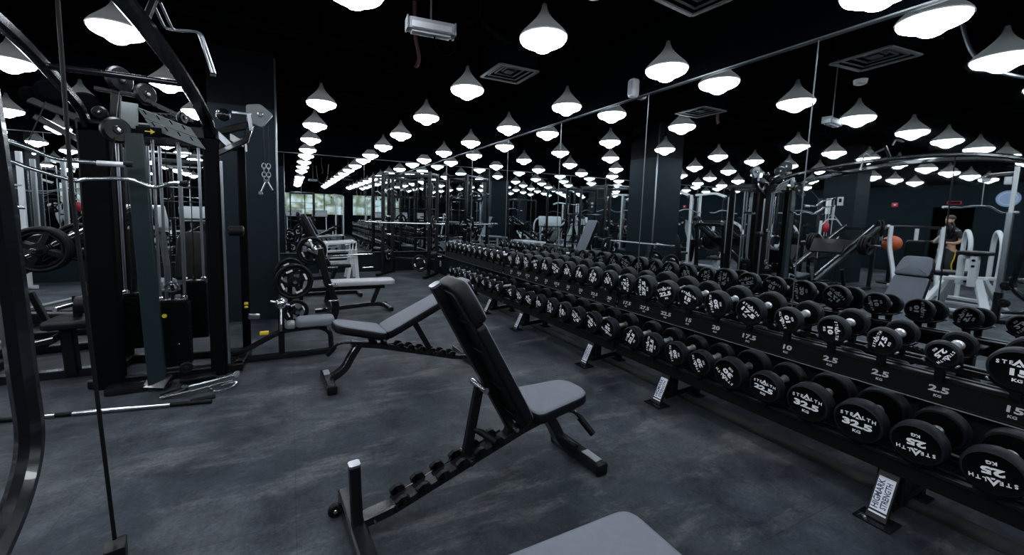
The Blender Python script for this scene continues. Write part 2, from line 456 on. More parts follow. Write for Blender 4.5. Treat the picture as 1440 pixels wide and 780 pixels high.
t = MB().box(((XL+XR)/2, YB-.02, zm1+.006), (XR-XL-.1, .03, .010)).box(((XL+XR)/2, YB-.02, zm0-.006), (XR-XL-.1, .03, .010))
struct('trim_3', t, M['bead'], 'thin metal channel along top and bottom of far mirror')
# seam beads
t = MB()
for y in sy[1:-1]: t.box((XR-.008, y, (zm0+zm1)/2), (.010, .005, zm1-zm0))
struct('trim_4', t, M['bead'], 'bright vertical joints of the side mirror')
t = MB()
for x in sx[1:-1]: t.box((x, YB-.008, (zm0+zm1)/2), (.005, .010, zm1-zm0))
struct('trim_5', t, M['bead'], 'bright vertical joints of the far mirror')
# dusty strip of bare floor under the racks
struct('trim_6', MB().box((3.03, 4.0, .002), (.16, 12.6, .006)), M['dust'], 'dusty pale strip of floor between rubber and wall')
# white socket below the mirror
so = thing('wall_socket', 'small white socket low on the dark wall in the far corner', 'socket', (3.358, 9.6, .26))
MB().box((0, 0, 0), (.02, .09, .14), bev=.006).build('socket_plate', M['plastic'], so)
MB().box((-.011, 0, .03), (.006, .03, .02)).box((-.011, 0, -.03), (.006, .03, .02)).build('socket_hole', M['duct'], so)

# ------------------------------------------------------------------ pendant lamps
def lamp_proto():
    t = thing('pendant_lamp', '', 'lamp', (0, 0, 2.8), 0, 'pendant lamps in a grid under the black ceiling')
    prof = [(.178, .012), (.179, .018), (.174, .03), (.155, .055), (.125, .085), (.09, .12), (.058, .155), (.034, .19), (.02, .225), (.013, .26), (.011, .27)]
    inner = [(r_-.006, h) for r_, h in prof[::-1] if r_ > .02]
    m = MB(); m.lathe(prof+inner, seg=32, cap0=False, cap1=False)
    m.build('lamp_shade', M['shade'], t)
    m = MB(); m.lathe([(.001, -.092), (.025, -.089), (.05, -.078), (.075, -.058), (.10, -.040), (.135, -.030), (.16, -.016), (.171, .004), (.170, .020), (.14, .026), (.08, .028), (.001, .03)], seg=28, cap0=False, cap1=False)
    m.build('lamp_lens', M['lens'], t)
    m = MB(); m.tube([(0, 0, .255), (0, 0, .31)], .016).tube([(0, 0, .3), (0, 0, ZC-2.8)], .004, 6)
    m.lathe([(.05, ZC-2.8-.03), (.05, ZC-2.8)], seg=16)
    m.build('cord', M['duct'], t)
    return t
cols = [(3.004, 'row closest to the side mirror'), (1.713, 'second row from the side mirror'), (.373, 'third row from the side mirror'), (-1.148, 'row above the cable tower'),
        (-2.346, 'row left of the cable tower'), (-3.64, 'sixth row from the side mirror'), (-4.93, 'seventh row from the side mirror'), (-6.3, 'eighth row from the side mirror'),
        (-7.6, 'ninth row from the side mirror'), (-8.9, 'tenth row from the side mirror'), (-10.2, 'eleventh row from the side mirror')]
lp = None
for x, cn in cols:
    for j in range(-4, 6):
        if x == .373 and j == 1: continue
        y = 2.68+1.446*j
        if x < -2 and j < -2: continue
        where = 'behind the viewer, %s' % ORD[-j-1] if j < 0 else '%s from the viewer' % ORD[j]
        lab = 'lit pendant lamp in the %s, %s' % (cn, where)
        if lp is None: lp = lamp_proto(); lp['label'] = lab; lp.location = (x, y, 2.8)
        else: dup(lp, (x, y, 2.8), None, lab)

# ------------------------------------------------------------------ ceiling fittings
def vent(x, y, label, rz=0):
    t = thing('ceiling_vent', label, 'vent', (x, y, 2.9), rz, 'square air vents hanging below the ceiling')
    s_ = .205
    m = MB()
    for k in range(4):
        q = s_-.05*k
        z = -.02+.012*k
        for a, b_ in (((-q, -q), (q, -q)), ((q, -q), (q, q)), ((q, q), (-q, q)), ((-q, q), (-q, -q))):
            m.rtube([(a[0], a[1], z), (b_[0], b_[1], z)], .012 if k else .03, .012)
    m.box((0, 0, .0), (.08, .08, .01))
    m.build('louvre', M['grey'] if False else M['vent'], t)
    MB().box((0, 0, .14), (.40, .40, .22)).build('duct_box', M['duct'], t)
M['vent'] = mat('dark_grey_vent', (.05, .055, .06), .5)
vent(1.96, 3.66, 'square louvred ceiling vent near the middle of the room')
vent(2.29, 1.80, 'square louvred ceiling vent nearest the viewer at top edge', .1)
vent(-1.6, 8.0, 'square louvred ceiling vent above the far benches')
# emergency light
t = thing('emergency_light', 'pale grey emergency light box hanging on a rod with cable loop', 'lamp', (.86, 2.72, 2.72), -.1)
M['grey2'] = mat('pale_grey_plastic', (.30, .31, .34), .4)
MB().box((0, 0, 0), (.31, .09, .075), bev=.012).build('housing', M['grey2'], t)
MB().box((0, -.046, -.01), (.26, .012, .04), bev=.004).box((0, 0, -.045), (.26, .06, .012), bev=.004).build('diffuser', M['plastic'], t)
for x in (-.157, .157): MB().box((x, 0, 0), (.012, .095, .08), bev=.004).build('end_cap', M['grey'], t)
MB().tube([(0, 0, .04), (0, 0, .78)], .006, 8).build('rod', M['steel'], t)
MB().tube(smooth_path([(.02, 0, -.04), (.05, 0, -.13), (.11, 0, -.16), (.16, 0, -.12), (.17, 0, -.04)]), .005, 8).build('cable', M['duct'], t)
t = MB().tube([(1.35, 2.95, 2.93), (1.75, 3.3, 2.99)], .02, 8).tube([(1.35, 2.95, 2.93), (1.30, 2.91, 2.97), (1.30, 2.91, ZC)], .01, 8).build('ceiling_pipe', M['duct'])
tag(t, 'short thin dark pipe to the right of the emergency light', 'pipe')
# wall speaker and sensor
t = thing('wall_speaker', 'small white speaker on the wall above the mirror edge', 'speaker', (3.30, 3.36, 2.875))
MB().box((0, 0, 0), (.10, .09, .20), bev=.03).build('speaker_body', M['plastic'], t)
MB().box((-.052, 0, .0), (.006, .06, .14), bev=.002).build('speaker_grille', M['grey2'], t)
MB().box((.055, 0, 0), (.03, .03, .05)).build('bracket', M['grey2'], t)
# dark ducts and pipes under the ceiling
def pipe(pts, r, lab, rect=None):
    m = MB()
    if rect: m.rtube(pts, rect[0], rect[1])
    else: m.tube(pts, r, 12)
    for k in range(3):
        p = Vector(pts[0]).lerp(Vector(pts[-1]), (k+.5)/3); m.tube([p, (p.x, p.y, ZC)], .008, 6)
    tag(m.build('air_duct' if rect else 'ceiling_pipe', M['duct']), lab, 'duct' if rect else 'pipe')
pipe([(-3.0, 4.4, 3.2), (1.0, 4.6, 3.2), (1.0, 4.6, 3.0)], .05, 'thin black pipe crossing the ceiling ahead of the lamps')
pipe([(-4, 6.9, 3.25), (3.2, 6.9, 3.25)], .08, 'black pipe crossing the ceiling above the far half')
pipe([(-2.0, 9.6, 3.1), (3.3, 9.6, 3.1)], 0, 'black rectangular air duct along the far wall', (.5, .35))
pipe([(-9.5, -4, 3.2), (-9.5, 9, 3.2)], 0, 'black rectangular air duct over the far left side', (.6, .4))
pipe([(-3.0, -6, 3.28), (-3.0, 9, 3.28)], .06, 'long black pipe running down the room overhead')
t = MB().tube(smooth_path([(1.10, 4.0, 3.5), (1.11, 4.0, 3.2), (1.15, 4.0, 3.0), (1.12, 4.0, 2.9)]), .018, 8).build('red_hose', M['darkred']); tag(t, 'short dark red hose hanging from the ceiling', 'hose')
# sagging flexible conduit seen in the mirror at top right
t = MB().tube(smooth_path([(1.55, 1.6, 3.5), (1.5, 1.45, 2.95), (1.40, 1.2, 2.72), (1.25, .95, 2.72), (1.15, .75, 2.95), (1.1, .7, 3.5)], 8), .014, 8).build('flexible_conduit', M['steel'])
tag(t, 'sagging grey flexible conduit seen at the mirror top right', 'conduit')
# smoke detector
t = thing('smoke_detector', 'small round white detector seen in the mirror by the vent', 'detector', (1.72, 2.12, 2.9))
MB().lathe([(.03, -.05), (.05, -.04), (.055, -.01), (.055, 0)], seg=20).build('detector_body', M['plastic'], t)
MB().tube([(0, 0, 0), (0, 0, .6)], .01, 6).build('drop_rod', M['duct'], t)
# ------------------------------------------------------------------ dumbbells
def text_into(mb, s, size, Mt, ext=.0006, sx=1.0, bold=0.0, shear=0.0):
    cu = bpy.data.curves.new('txt', 'FONT'); cu.body = s; cu.size = size; cu.align_x = 'CENTER'; cu.align_y = 'CENTER'
    cu.extrude = ext; cu.offset = bold; cu.resolution_u = 2; cu.shear = shear
    o = bpy.data.objects.new('txt', cu)
    me = bpy.data.meshes.new_from_object(o)
    S = Matrix.Diagonal((sx, 1, 1, 1)); me.transform(Mt @ S)
    n0 = len(mb.bm.faces); mb.bm.from_mesh(me)
    mb.bm.faces.ensure_lookup_table()
    for f in mb.bm.faces[n0:]: f.material_index = mb.mi
    bpy.data.objects.remove(o); bpy.data.curves.remove(cu); bpy.data.meshes.remove(me)

def stealth(mb, r, Mt, s):
    """maker's word with the arrow-like A, number and unit on a head of radius r"""
    k = r/.1
    sz = .033*k
    xs = [-.062, -.042, -.023, .024, .043, .063]
    for x, ch in zip(xs, 'STELTH'):
        text_into(mb, ch, sz*.72, Mt @ Matrix.Translation((x*k, (.034-abs(x)**2*1.4)*k, 0)), bold=.0006*k)
    # arrow letter
    A = [(-.020, .022), (0, .056), (.020, .022), (.011, .022), (.0, .040), (-.011, .022)]
    vs = [[Mt @ V(x*k, y*k, z) for x, y in A] for z in (-.0006, .0006)]
    mb.ring_loft(vs)
    bar = [(-.004, .027), (.004, .027), (.007, .020), (-.007, .020)]
    mb.ring_loft([[Mt @ V(x*k, y*k, z) for x, y in bar] for z in (-.0006, .0006)])
    text_into(mb, s, .042*k, Mt @ Matrix.Translation((0, -.010*k, 0)), sx=1.65, bold=.0020*k)
    text_into(mb, 'KG', .02*k, Mt @ Matrix.Translation((0, -.046*k, 0)), sx=1.2, bold=.0006*k)

DB = {}   # weight -> (D, T)
for w_, D, T in ((2.5, .122, .055), (5, .128, .06), (7.5, .132, .065), (10, .148, .075), (12.5, .158, .08), (15, .182, .085), (17.5, .176, .09), (20, .18, .095),
                 (22.5, .19, .10), (25, .2, .105), (27.5, .205, .11), (30, .21, .115), (32.5, .216, .12), (35, .216, .125)):
    DB[w_] = (D, T*.76)
GRIP = .160
TILT = R(6)
protos = {}
def wt(w_): return ('%g' % w_)
def make_dumbbell(w_):
    D, T = DB[w_]; r = D/2
    t = thing('dumbbell', '', 'dumbbell')
    hs = []
    for sgn in (-1, 1):
        m = MB(); x0 = sgn*GRIP/2; x1 = sgn*(GRIP/2+T)
        prof = [(r*.45, x0-sgn*.004), (r-.012, x0), (r-.003, x0+sgn*.004), (r, x0+sgn*.012), (r, x1-sgn*.014), (r-.004, x1-sgn*.005), (r-.012, x1-sgn*.001)]
        m.mat(1).lathe(prof[:2], axis='X', seg=40, cap1=False)
        m.mat(0).lathe(prof[1:], axis='X', seg=40, cap0=False, cap1=False)
        m.mat(1).lathe([(r-.012, x1-sgn*.001), (r-.015, x1-sgn*.003)], axis='X', seg=40, cap0=False, cap1=True)
        bmesh.ops.remove_doubles(m.bm, verts=m.bm.verts, dist=1e-5)
        h = m.build('head', [M['head'], M['face']], t)
        p = MB()
        X = x1+sgn*(-.003+.0012)
        Mt = Matrix(((0, 0, sgn, X), (sgn, 0, 0, 0), (0, 1, 0, 0), (0, 0, 0, 1)))
        stealth(p, r, Mt, wt(w_))
        p.build('printed_lettering', M['print'], h, smooth=False)
    m = MB(); g = .0185
    prof = [(g*1.35, -GRIP/2), (g*1.3, -GRIP/2+.008), (g, -GRIP/2+.016), (g*1.12, -.02), (g*1.12, .02), (g, GRIP/2-.016), (g*1.3, GRIP/2-.008), (g*1.35, GRIP/2)]
    m.lathe(prof, axis='X', seg=20); m.build('handle', M['knurl'], t)
    return t

# front face plane of the heads
XFACE = 2.675
rnd = random.Random(3)
top = [(15, .50, 0), (2.5, .72, -125), (7.5, .93, 75), (10, 1.145, -85), (10, 1.37, 110), (17.5, 1.60, -35), (20, 1.83, 100), (15, 2.055, -18), (22.5, 2.26, 20), (27.5, 2.48, 90), (17.5, 2.685, -90)]
w_seq = [20, 22.5, 20, 25, 27.5, 25, 30, 27.5, 22.5, 20]
for i, w_ in enumerate(w_seq): top.append((w_, 2.91+.212*i, rnd.choice([-100, -60, -20, 15, 60, 100, 160])))
for i, w_ in enumerate([10, 12.5, 10, 7.5, 10, 7.5, 5, 5, 7.5, 5, 2.5]): top.append((w_, 5.16+.212*i, rnd.choice([-100, -60, -20, 15, 60, 100, 160])))
bot = [(25, .525, 188), (25, .76, 184), (32.5, .99, 0), (32.5, 1.225, -2), (22.5, 1.46, -6), (30, 1.70, 145), (20, 1.92, 115), (20, 2.135, 100), (22.5, 2.36, 80), (22.5, 2.585, 60)]
for i, w_ in enumerate([25, 30, 27.5, 30, 27.5, 25, 22.5, 22.5, 20]): bot.append((w_, 2.88+.238*i, rnd.choice([25, 80, 100, -30, 160])))
for i, w_ in enumerate([15, 12.5, 10, 10, 7.5, 7.5, 5, 5, 2.5]): bot.append((w_, 5.16+.242*i, rnd.choice([25, 80, 100, -30, 160])))
ZT, ZL = .920, .460
def roll_word(a):
    a = a % 360
    if a < 30 or a > 330: return 'upright lettering'
    if 150 < a < 210: return 'upside-down lettering'
    if a <= 150: return 'lettering turned left'
    return 'lettering turned right'
for tier, lst, zc in (('upper', top, ZT), ('lower', bot, ZL)):
    for i, (w_, y, a) in enumerate(lst):
        D, T = DB[w_]
        lab = 'black %s kg dumbbell, %s, %s from right on %s tier' % (wt(w_), roll_word(a), ordn(i), tier)
        loc = (XFACE+T+GRIP/2, y, zc+(T+GRIP/2)*math.tan(TILT))
        if w_ not in protos:
            o = make_dumbbell(w_); protos[w_] = o; o.location = loc; o['label'] = lab
        else: o = dup(protos[w_], loc, None, lab)
        o.rotation_euler = (-R(a), -TILT, R(rnd.uniform(-1.2, 1.2)))
        o['group'] = 'dumbbells on the %s tier of the racks' % tier

# ------------------------------------------------------------------ dumbbell racks
rack_names = ['nearest', 'middle', 'farthest']
def rack(k, y0, y1, f0, f1, tops, bots):
    yc = (y0+y1)/2
    t = thing('dumbbell_rack', 'black steel two-tier dumbbell rack, %s of three along the mirror wall' % rack_names[k], 'rack', (0, yc, 0), 0, 'dumbbell racks along the mirror wall')
    L = (y1-y0)/2-.02
    # upper tier: fascia, front and rear rails
    for z, nm in ((ZT, 'upper'), (ZL, 'lower')):
        zt = z-.125
        m = MB()
        m.rtube([(2.735, -L, zt), (2.735, L, zt)], .035, .022).rtube([(2.80, -L, zt-.006), (2.80, L, zt-.006)], .02, .03)
        m.build('front_rail', M['black'], t)
        m = MB(); m.rtube([(2.96, -L, zt+.026), (2.96, L, zt+.026)], .035, .022).rtube([(2.91, -L, zt+.014), (2.91, L, zt+.014)], .02, .03)
        m.build('rear_rail', M['black'], t)
        m = MB()
        a = R(14)
        if nm == 'upper':
            m.box((2.712, 0, zt-.055), (.006, 2*L, .10), rotY(a)).box((2.698, 0, zt-.108), (.022, 2*L, .008), rotY(a))
        else:
            m.box((2.72, 0, zt-.045), (.006, 2*L, .07), rotY(a))
        m.build('fascia', M['matte'], t)
        if nm == 'upper' :
            e = MB().box((2.69, 0, zt-.112), (.006, 2*L, .006), rotY(a)).build('worn_edge_strip', M['steel2'], t, 'bare worn metal edge')
        for w_, y, a_ in (tops if nm == 'upper' else bots):
            D, T = DB[w_]; rr = D/2+.004; yy = y-yc
            m = MB()
            for xm in (XFACE+T/2, XFACE+T*1.5+GRIP):
                prof = []; z = (ZT if nm == 'upper' else ZL)+(xm-XFACE)*math.tan(TILT)
                for j in range(9):
                    an = R(-90-52+104*j/8); prof.append((xm, yy+rr*math.cos(an), z+rr*math.sin(an)))
                m.rtube(prof, .03, .005, up=(1, 0, 0)) if False else None
                rings = []
                for q in prof:
                    n = (Vector((0, q[1]-yy, q[2]-z))).normalized()*.006
                    rings.append([V(q[0]-.017, q[1], q[2]), V(q[0]+.017, q[1], q[2]), V(q[0]+.017, q[1]+n.y, q[2]+n.z), V(q[0]-.017, q[1]+n.y, q[2]+n.z)])
                m.ring_loft(rings)
            xa, xb = XFACE+T/2, XFACE+T*1.5+GRIP
            z0_ = ZT if nm == 'upper' else ZL; za, zb_ = [z0_+(q-XFACE)*math.tan(TILT)-rr-.006 for q in (xa, xb)]
            m.rtube([(xa-.015, yy, za), (xb+.015, yy, zb_)], .036, .010)
            for xm, zq, zr in ((xa, za, zt), (xb, zb_, zt+.028)): m.box((xm, yy, (zq+zr)/2), (.03, .03, abs(zq-zr)+.004))
            m.build('saddle', M['matte'], t)
            if k == 0 and nm == 'upper':
                for an in (R(-142), R(-38)):
                    q_ = (XFACE+T/2-.012, yy+(rr+.004)*math.cos(an), ZT+(rr+.004)*math.sin(an)); MB().box(q_, (.018, .016, .008), rotX(an+PI/2), .002).build('saddle_tab', M['steel'], t)
            if nm == 'upper' and (k < 2):
                p = MB()
                # printed weight on the fascia
                nx = V(-math.cos(a), 0, math.sin(a)*-1); 
                Rm = Matrix(((0, math.sin(a)*0, -1), (-1, 0, 0), (0, 1, 0)))
                Rm = (rotY(a) @ Rm).to_4x4()
                c = Matrix.Translation((2.712, yy, zt-.05)) @ rotY(a).to_4x4() @ Matrix.Translation((-.0042, 0, 0)) @ Matrix(((0, 0, -1, 0), (-1, 0, 0, 0), (0, 1, 0, 0), (0, 0, 0, 1)))
                lbl = {0: '15', 1: '2.5', 2: '2.5', 3: '2.5'}.get(top.index((w_, y, a_)), wt(w_))
                text_into(p, lbl, .038, c, sx=1.5, bold=.0012)
                text_into(p, 'KG', .016, c @ Matrix.Translation((0, -.03, 0)), sx=1.2, bold=.0005)
                p.build('printed_weight', M['dimprint'], t, smooth=False)
    for fy in (f0, f1):
        y = fy-yc
        lg = MB()
        # upright column leaning slightly back, base tube, rear post
        lg.rtube([(2.80, y, .08), (2.80, y, .325)], .11, .075, up=(1, 0, 0), ch=.006)
        lg.rtube([(2.74, y, .07), (3.12, y, .10)], .075, .05, ch=.006)
        lg.rtube([(3.12, y, .0), (3.12, y, .80)], .06, .06, ch=.006)
        lg.rtube([(2.80, y, .30), (3.12, y, .30)], .05, .04, ch=.005).rtube([(2.74, y, .763), (3.14, y, .763)], .05, .04, ch=.005)
        g = lg.build('leg', M['black'], t)
        f = MB(); f.rtube([(2.655, y, .012), (2.76, y, .235)], .02, .085, up=(0, 1, 0), ch=.003)
        f.build('kick_plate', M['black'], g)
        f = MB(); f.box((2.665, y, .006), (.13, .15, .012), bev=.003); f.build('foot_plate', M['gloss'], g); MB().box((3.12, y, .006), (.11, .12, .012), bev=.003).build('foot_plate', M['gloss'], g)
        # sticker on the kick plate
        d = (V(2.76, 0, .235)-V(2.655, 0, .012)).normalized(); n = V(-d.z, 0, d.x)
        c = V(2.655, y, .012)+d*.13+n*.0115
        Ms = Matrix(((0, d.x, n.x, c.x), (-1, 0, 0, c.y), (0, d.z, n.z, c.z), (0, 0, 0, 1)))
        s_ = MB(); s_.ring_loft([[Ms @ V(x, yy, z) for x, yy in ((-.033, -.085), (.033, -.085), (.033, .085), (-.033, .085))] for z in (-.001, .0006)])
        st = s_.build('sticker', M['sticker'], g, smooth=False)
        ink = MB()
        Mr = Ms @ Matrix.Rotation(PI/2, 4, 'Z')
        text_into(ink, 'HIGMARK', .036, Mr @ Matrix.Translation((-.004, .016, .0012)), sx=.92, bold=.0009)
        text_into(ink, 'STRENGTH', .033, Mr @ Matrix.Translation((-.004, -.016, .0012)), sx=.82, bold=.0008)
        ink.build('sticker_lettering', M['ink'], st, smooth=False)
        s2 = MB(); s2.ring_loft([[Ms @ V(x, yy, z) for x, yy in ((-.034, -.104), (.034, -.104), (.034, -.095), (-.034, -.095))] for z in (-.001, .0006)])
        s2.build('sticker_edge', M['sticker'], g, smooth=False)
    # end panels of the upper shelf
    for s_ in (-1, 1):
        for zz in (ZT, ZL): MB().box((2.87, s_*(L-.004), zz-.12), (.32, .006, .05)).build('end_plate', M['black'], t)
    return t
M['steel2'] = mat('worn_edge', (.10, .105, .11), .4, .8)
def sel(l, a, b): return [q for q in l if a <= q[1] < b]
rack(0, .385, 2.80, .86, 2.25, sel(top, 0, 2.80), sel(bot, 0, 2.75))
rack(1, 2.80, 5.05, 3.17, 4.56, sel(top, 2.80, 5.05), sel(bot, 2.75, 5.05))
rack(2, 5.05, 7.45, 5.50, 6.9, sel(top, 5.05, 9), sel(bot, 5.05, 9))
# ------------------------------------------------------------------ adjustable benches
def put(mb, name, mt, t, label=None, **k):
    """shapes given in world metres, stored relative to their thing t (rotation 0)"""
    bmesh.ops.translate(mb.bm, verts=mb.bm.verts, vec=-Vector(t.location))
    return mb.build(name, mt, t, label, **k)

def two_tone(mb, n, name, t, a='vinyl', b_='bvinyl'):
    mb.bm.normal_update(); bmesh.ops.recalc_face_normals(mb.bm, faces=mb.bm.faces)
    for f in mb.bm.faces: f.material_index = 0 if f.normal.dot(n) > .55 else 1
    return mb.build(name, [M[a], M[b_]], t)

def adj_bench(label, loc, rz, p0, p1, seat_tilt, strut_top, strut_bot, grip=True, post=True):
    t = thing('adjustable_bench', label, 'bench', loc, rz, 'adjustable benches with notched ladder frames')
    # rear crossbar, wheels, post
    MB().rtube([(0, -.33, .045), (0, .25, .045)], .075, .075, ch=.008).build('rear_crossbar', M['gloss'], t)
    if post:
        MB().rtube([(0, -.02, .07), (-.012, -.02, .36)], .048, .048, up=(1, 0, 0), ch=.006).build('upright_post', M['black'], t)
        MB().rtube([(-.012, -.02, .36), (-.0125, -.02, .372)], .050, .050, up=(1, 0, 0), ch=.008).build('post_cap', M['steel'], t, 'bare metal cap of the post')
    for y in (.17, -.27):
        w = MB(); w.disc((-.065, y, .035), (0, 1, 0), .034, .028); w.mat(1).disc((-.065, y, .035), (0, 1, 0), .010, .034); w.build('wheel', [M['rubber'], M['chrome']], t)
    # spine
    A, B = V(.03, 0, .075), V(.93, 0, .305)
    d = (B-A).normalized(); n = V(-d.z, 0, d.x)
    MB().rtube(bend([(.03, 0, .07), (.16, 0, .085), (.93, 0, .305), (1.16, 0, .35)], .05), .072, .048, up=(0, 0, 1), ch=.006).build('spine', M['gloss'], t)
    # ladder plates with hooks, one each side
    for sd in (-1, 1):
        P0, P1 = V(.17, 0, .10), V(.80, 0, .285)
        L = (P1-P0).length; dd = (P1-P0)/L; nn = V(-dd.z, 0, dd.x)
        k = 6; st = L/k
        m = MB().rtube([P0+V(0, sd*.040, 0)-nn*.006, P1+V(0, sd*.040, 0)-nn*.006], .008, .036, up=(0, 0, 1)); m.build('ladder_plate', M['gloss'], t)
        for i in range(k):
            c = P0+dd*(st*(i+.35))+V(0, sd*.046, 0)
            hk = [(-.030, -.01), (.040, -.01), (.044, .018), (.030, .040), (.004, .046), (-.026, .036), (-.030, .024), (-.004, .026), (.008, .016), (-.006, .006), (-.030, .008)]
            m = MB()
            for z_, in ((0,),):
                r1 = [c+dd*x+nn*z+V(0, -.011, 0) for x, z in hk]; r2_ = [c+dd*x+nn*z+V(0, .011, 0) for x, z in hk]
            m.ring_loft([r1, r2_], cap=False); m.bm.verts.ensure_lookup_table()
            for off in (0, len(hk)):
                fs = m.bm.faces.new([m.bm.verts[off+q] for q in range(len(hk))]); bmesh.ops.triangulate(m.bm, faces=[fs])
            m.build('notch_hook', M['rubber'], t, smooth=False)
    # front leg and foot bar
    MB().rtube(smooth_path([(1.10, 0, .33), (1.16, 0, .24), (1.22, 0, .14), (1.32, 0, .07)], 5), .06, .075, up=(0, 1, 0), ch=.006).build('front_leg', M['gloss'], t)
    MB().rtube([(1.35, -.21, .04), (1.35, .19, .04)], .075, .07, ch=.010).build('foot_crossbar', M['gloss'], t)
    for y in (-.215, .195): MB().box((1.35, y, .038), (.082, .03, .074), bev=.012).build('rubber_cap', M['rubber'], t)
    MB().box((1.352, -.13, .0765), (.05, .12, .003)).build('wear_plate', M['steel'], t, 'scuffed silver patch')
    # handle under the seat
    h = MB(); h.tube(bend([(1.10, -.03, .34), (1.22, -.045, .355), (1.27, -.06, .34), (1.33, -.14, .235)], .03), .012, 10); h.mat(1).tube([(1.285, -.08, .31), (1.335, -.147, .225)], .02, 12)
    h.build('grip_handle', [M['gloss'], M['rubber']], t)
    # back pad
    p0, p1 = Vector(p0), Vector(p1); u = (p1-p0); L = u.length; u /= L; vv = V(0, 1, 0); nrm = u.cross(vv)*1.0
    if nrm.z < 0: nrm = -nrm
    # pad local x along u, y along -v (keeps right-handed), z along normal
    yy = nrm.cross(u)
    Mt = Matrix(((u.x, yy.x, nrm.x, p0.x), (u.y, yy.y, nrm.y, p0.y), (u.z, yy.z, nrm.z, p0.z), (0, 0, 0, 1)))
    poly = rpoly([(0, -.155), (.12, -.165), (L*.74, -.145), (L*.74, .145), (.12, .165), (0, .155)], [.05, .03, .03, .03, .03, .05], 4)
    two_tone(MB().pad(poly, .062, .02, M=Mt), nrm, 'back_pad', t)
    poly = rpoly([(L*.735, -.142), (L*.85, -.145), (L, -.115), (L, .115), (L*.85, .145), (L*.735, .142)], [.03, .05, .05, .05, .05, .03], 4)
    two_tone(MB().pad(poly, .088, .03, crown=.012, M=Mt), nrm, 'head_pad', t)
    MB().prism(rpoly([(.01, -.15), (L*.76, -.135), (L*.97, -.105), (L*.97, .105), (L*.76, .135), (.01, .15)], .03, 3), -.012, .004, Mt).build('pad_backing', M['rubber'], t)
    f = MB(); q0 = p0-nrm*.035-u*.02; q1 = p1-nrm*.035+u*.015
    f.rtube([q0, q1], .05, .05, up=(0, 1, 0), ch=.006); f.build('back_frame', M['black'], t)
    MB().rtube([q1, q1+u*.012], .053, .053, up=(0, 1, 0), ch=.01).build('end_cap', M['steel'], t, 'bright cap at the top of the back frame')
    for s_ in (.12, .34, .60, .80):
        MB().rtube([p0+u*L*s_-nrm*.016-V(0, .13, 0), p0+u*L*s_-nrm*.016+V(0, .13, 0)], .03, .006).build('pad_bracket', M['gloss'], t)
    pv = p0-u*.03-nrm*.03
    MB().tube([(pv.x, -.07, pv.z), (pv.x, .07, pv.z)], .012, 10).build('hinge_pin', M['chrome'], t)
    MB().rtube([(pv.x, 0, pv.z), (pv.x-.02, 0, .27)], .05, .05, up=(0, 1, 0)).build('hinge_bracket', M['black'], t)
    # strut
    a, b_ = Vector(strut_top), Vector(strut_bot)
    MB().rtube([a, b_], .05, .036, up=(0, 1, 0), ch=.005).build('support_strut', M['black'], t)
    MB().tube([a-V(0, .075, 0), a+V(0, .075, 0)], .017, 12).build('strut_pivot', M['chrome'], t)
    MB().tube([b_-V(0, .075, 0), b_+V(0, .075, 0)], .013, 12).build('strut_pin', M['gloss'], t)
    if grip:
        c = a.lerp(b_, .6)
        MB().tube([c+V(.0, 0, 0), c+V(.045, -.03, -.02), c+V(.10, -.09, -.055)], [.010, .018, .018], 12).build('adjuster_grip', M['rubber'], t)
    # seat pad
    c, s_ = math.cos(seat_tilt), math.sin(seat_tilt)
    Ms = Matrix(((c, 0, -s_, .895), (0, 1, 0, 0), (s_, 0, c, .395), (0, 0, 0, 1)))
    poly = rpoly([(0, -.185), (.445, -.125), (.445, .125), (0, .185)], [.07, .11, .11, .07], 7)
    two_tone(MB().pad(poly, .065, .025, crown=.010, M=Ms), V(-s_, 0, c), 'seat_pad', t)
    MB().prism(rpoly([(.02, -.16), (.42, -.10), (.42, .10), (.02, .16)], .06, 4), -.014, .006, Ms).build('seat_board', M['rubber'], t)
    MB().rtube([(.95, 0, .31), (1.0, 0, .385)], .05, .05, up=(0, 1, 0)).rtube([(.93, 0, .385), (1.22, 0, .385+.29*math.tan(seat_tilt)*.9)], .05, .025).build('seat_bracket', M['black'], t)
    for x in (.02, .14):
        MB().tube([(x*.5+.01, -.05, .06), (x*.5+.01, .05, .06)], .006, 8).build('bolt', M['chrome'], t)
    return t

b1 = adj_bench('black adjustable bench with raised back and grey seat, nearest the viewer', (.25, 1.83, 0), R(4.3), (.855, 0, .375), (.415, 0, 1.155), R(2), (.635, 0, .60), (.565, 0, .225))
b2 = adj_bench('adjustable bench with a low inclined back, standing behind the nearest bench', (1.62, 3.70, 0), R(183.5), (.87, 0, .40), (.02, 0, .80), R(14), (.60, 0, .50), (.42, 0, .18), grip=False)

# flat bench at the bottom edge
t = thing('flat_bench', 'grey padded flat bench cut off by the bottom edge', 'bench', (.5, .845, 0))
Ms = Matrix.Translation((0, 0, .405))
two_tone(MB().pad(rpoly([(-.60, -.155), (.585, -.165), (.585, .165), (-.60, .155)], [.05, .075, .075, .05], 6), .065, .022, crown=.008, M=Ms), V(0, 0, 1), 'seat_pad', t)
MB().prism(rrect(-.56, -.13, .54, .13, .03), -.012, .006, Ms).build('seat_board', M['rubber'], t)
MB().rtube([(-.5, 0, .36), (.5, 0, .36)], .06, .06).build('spine', M['gloss'], t)
for x in (-.42, .40):
    g = MB().rtube([(x, 0, .35), (x*1.12, 0, .06)], .06, .06, up=(0, 1, 0)).build('leg', M['gloss'], t)
    MB().rtube([(x*1.12, -.24, .035), (x*1.12, .24, .035)], .06, .06).build('foot_crossbar', M['gloss'], t)

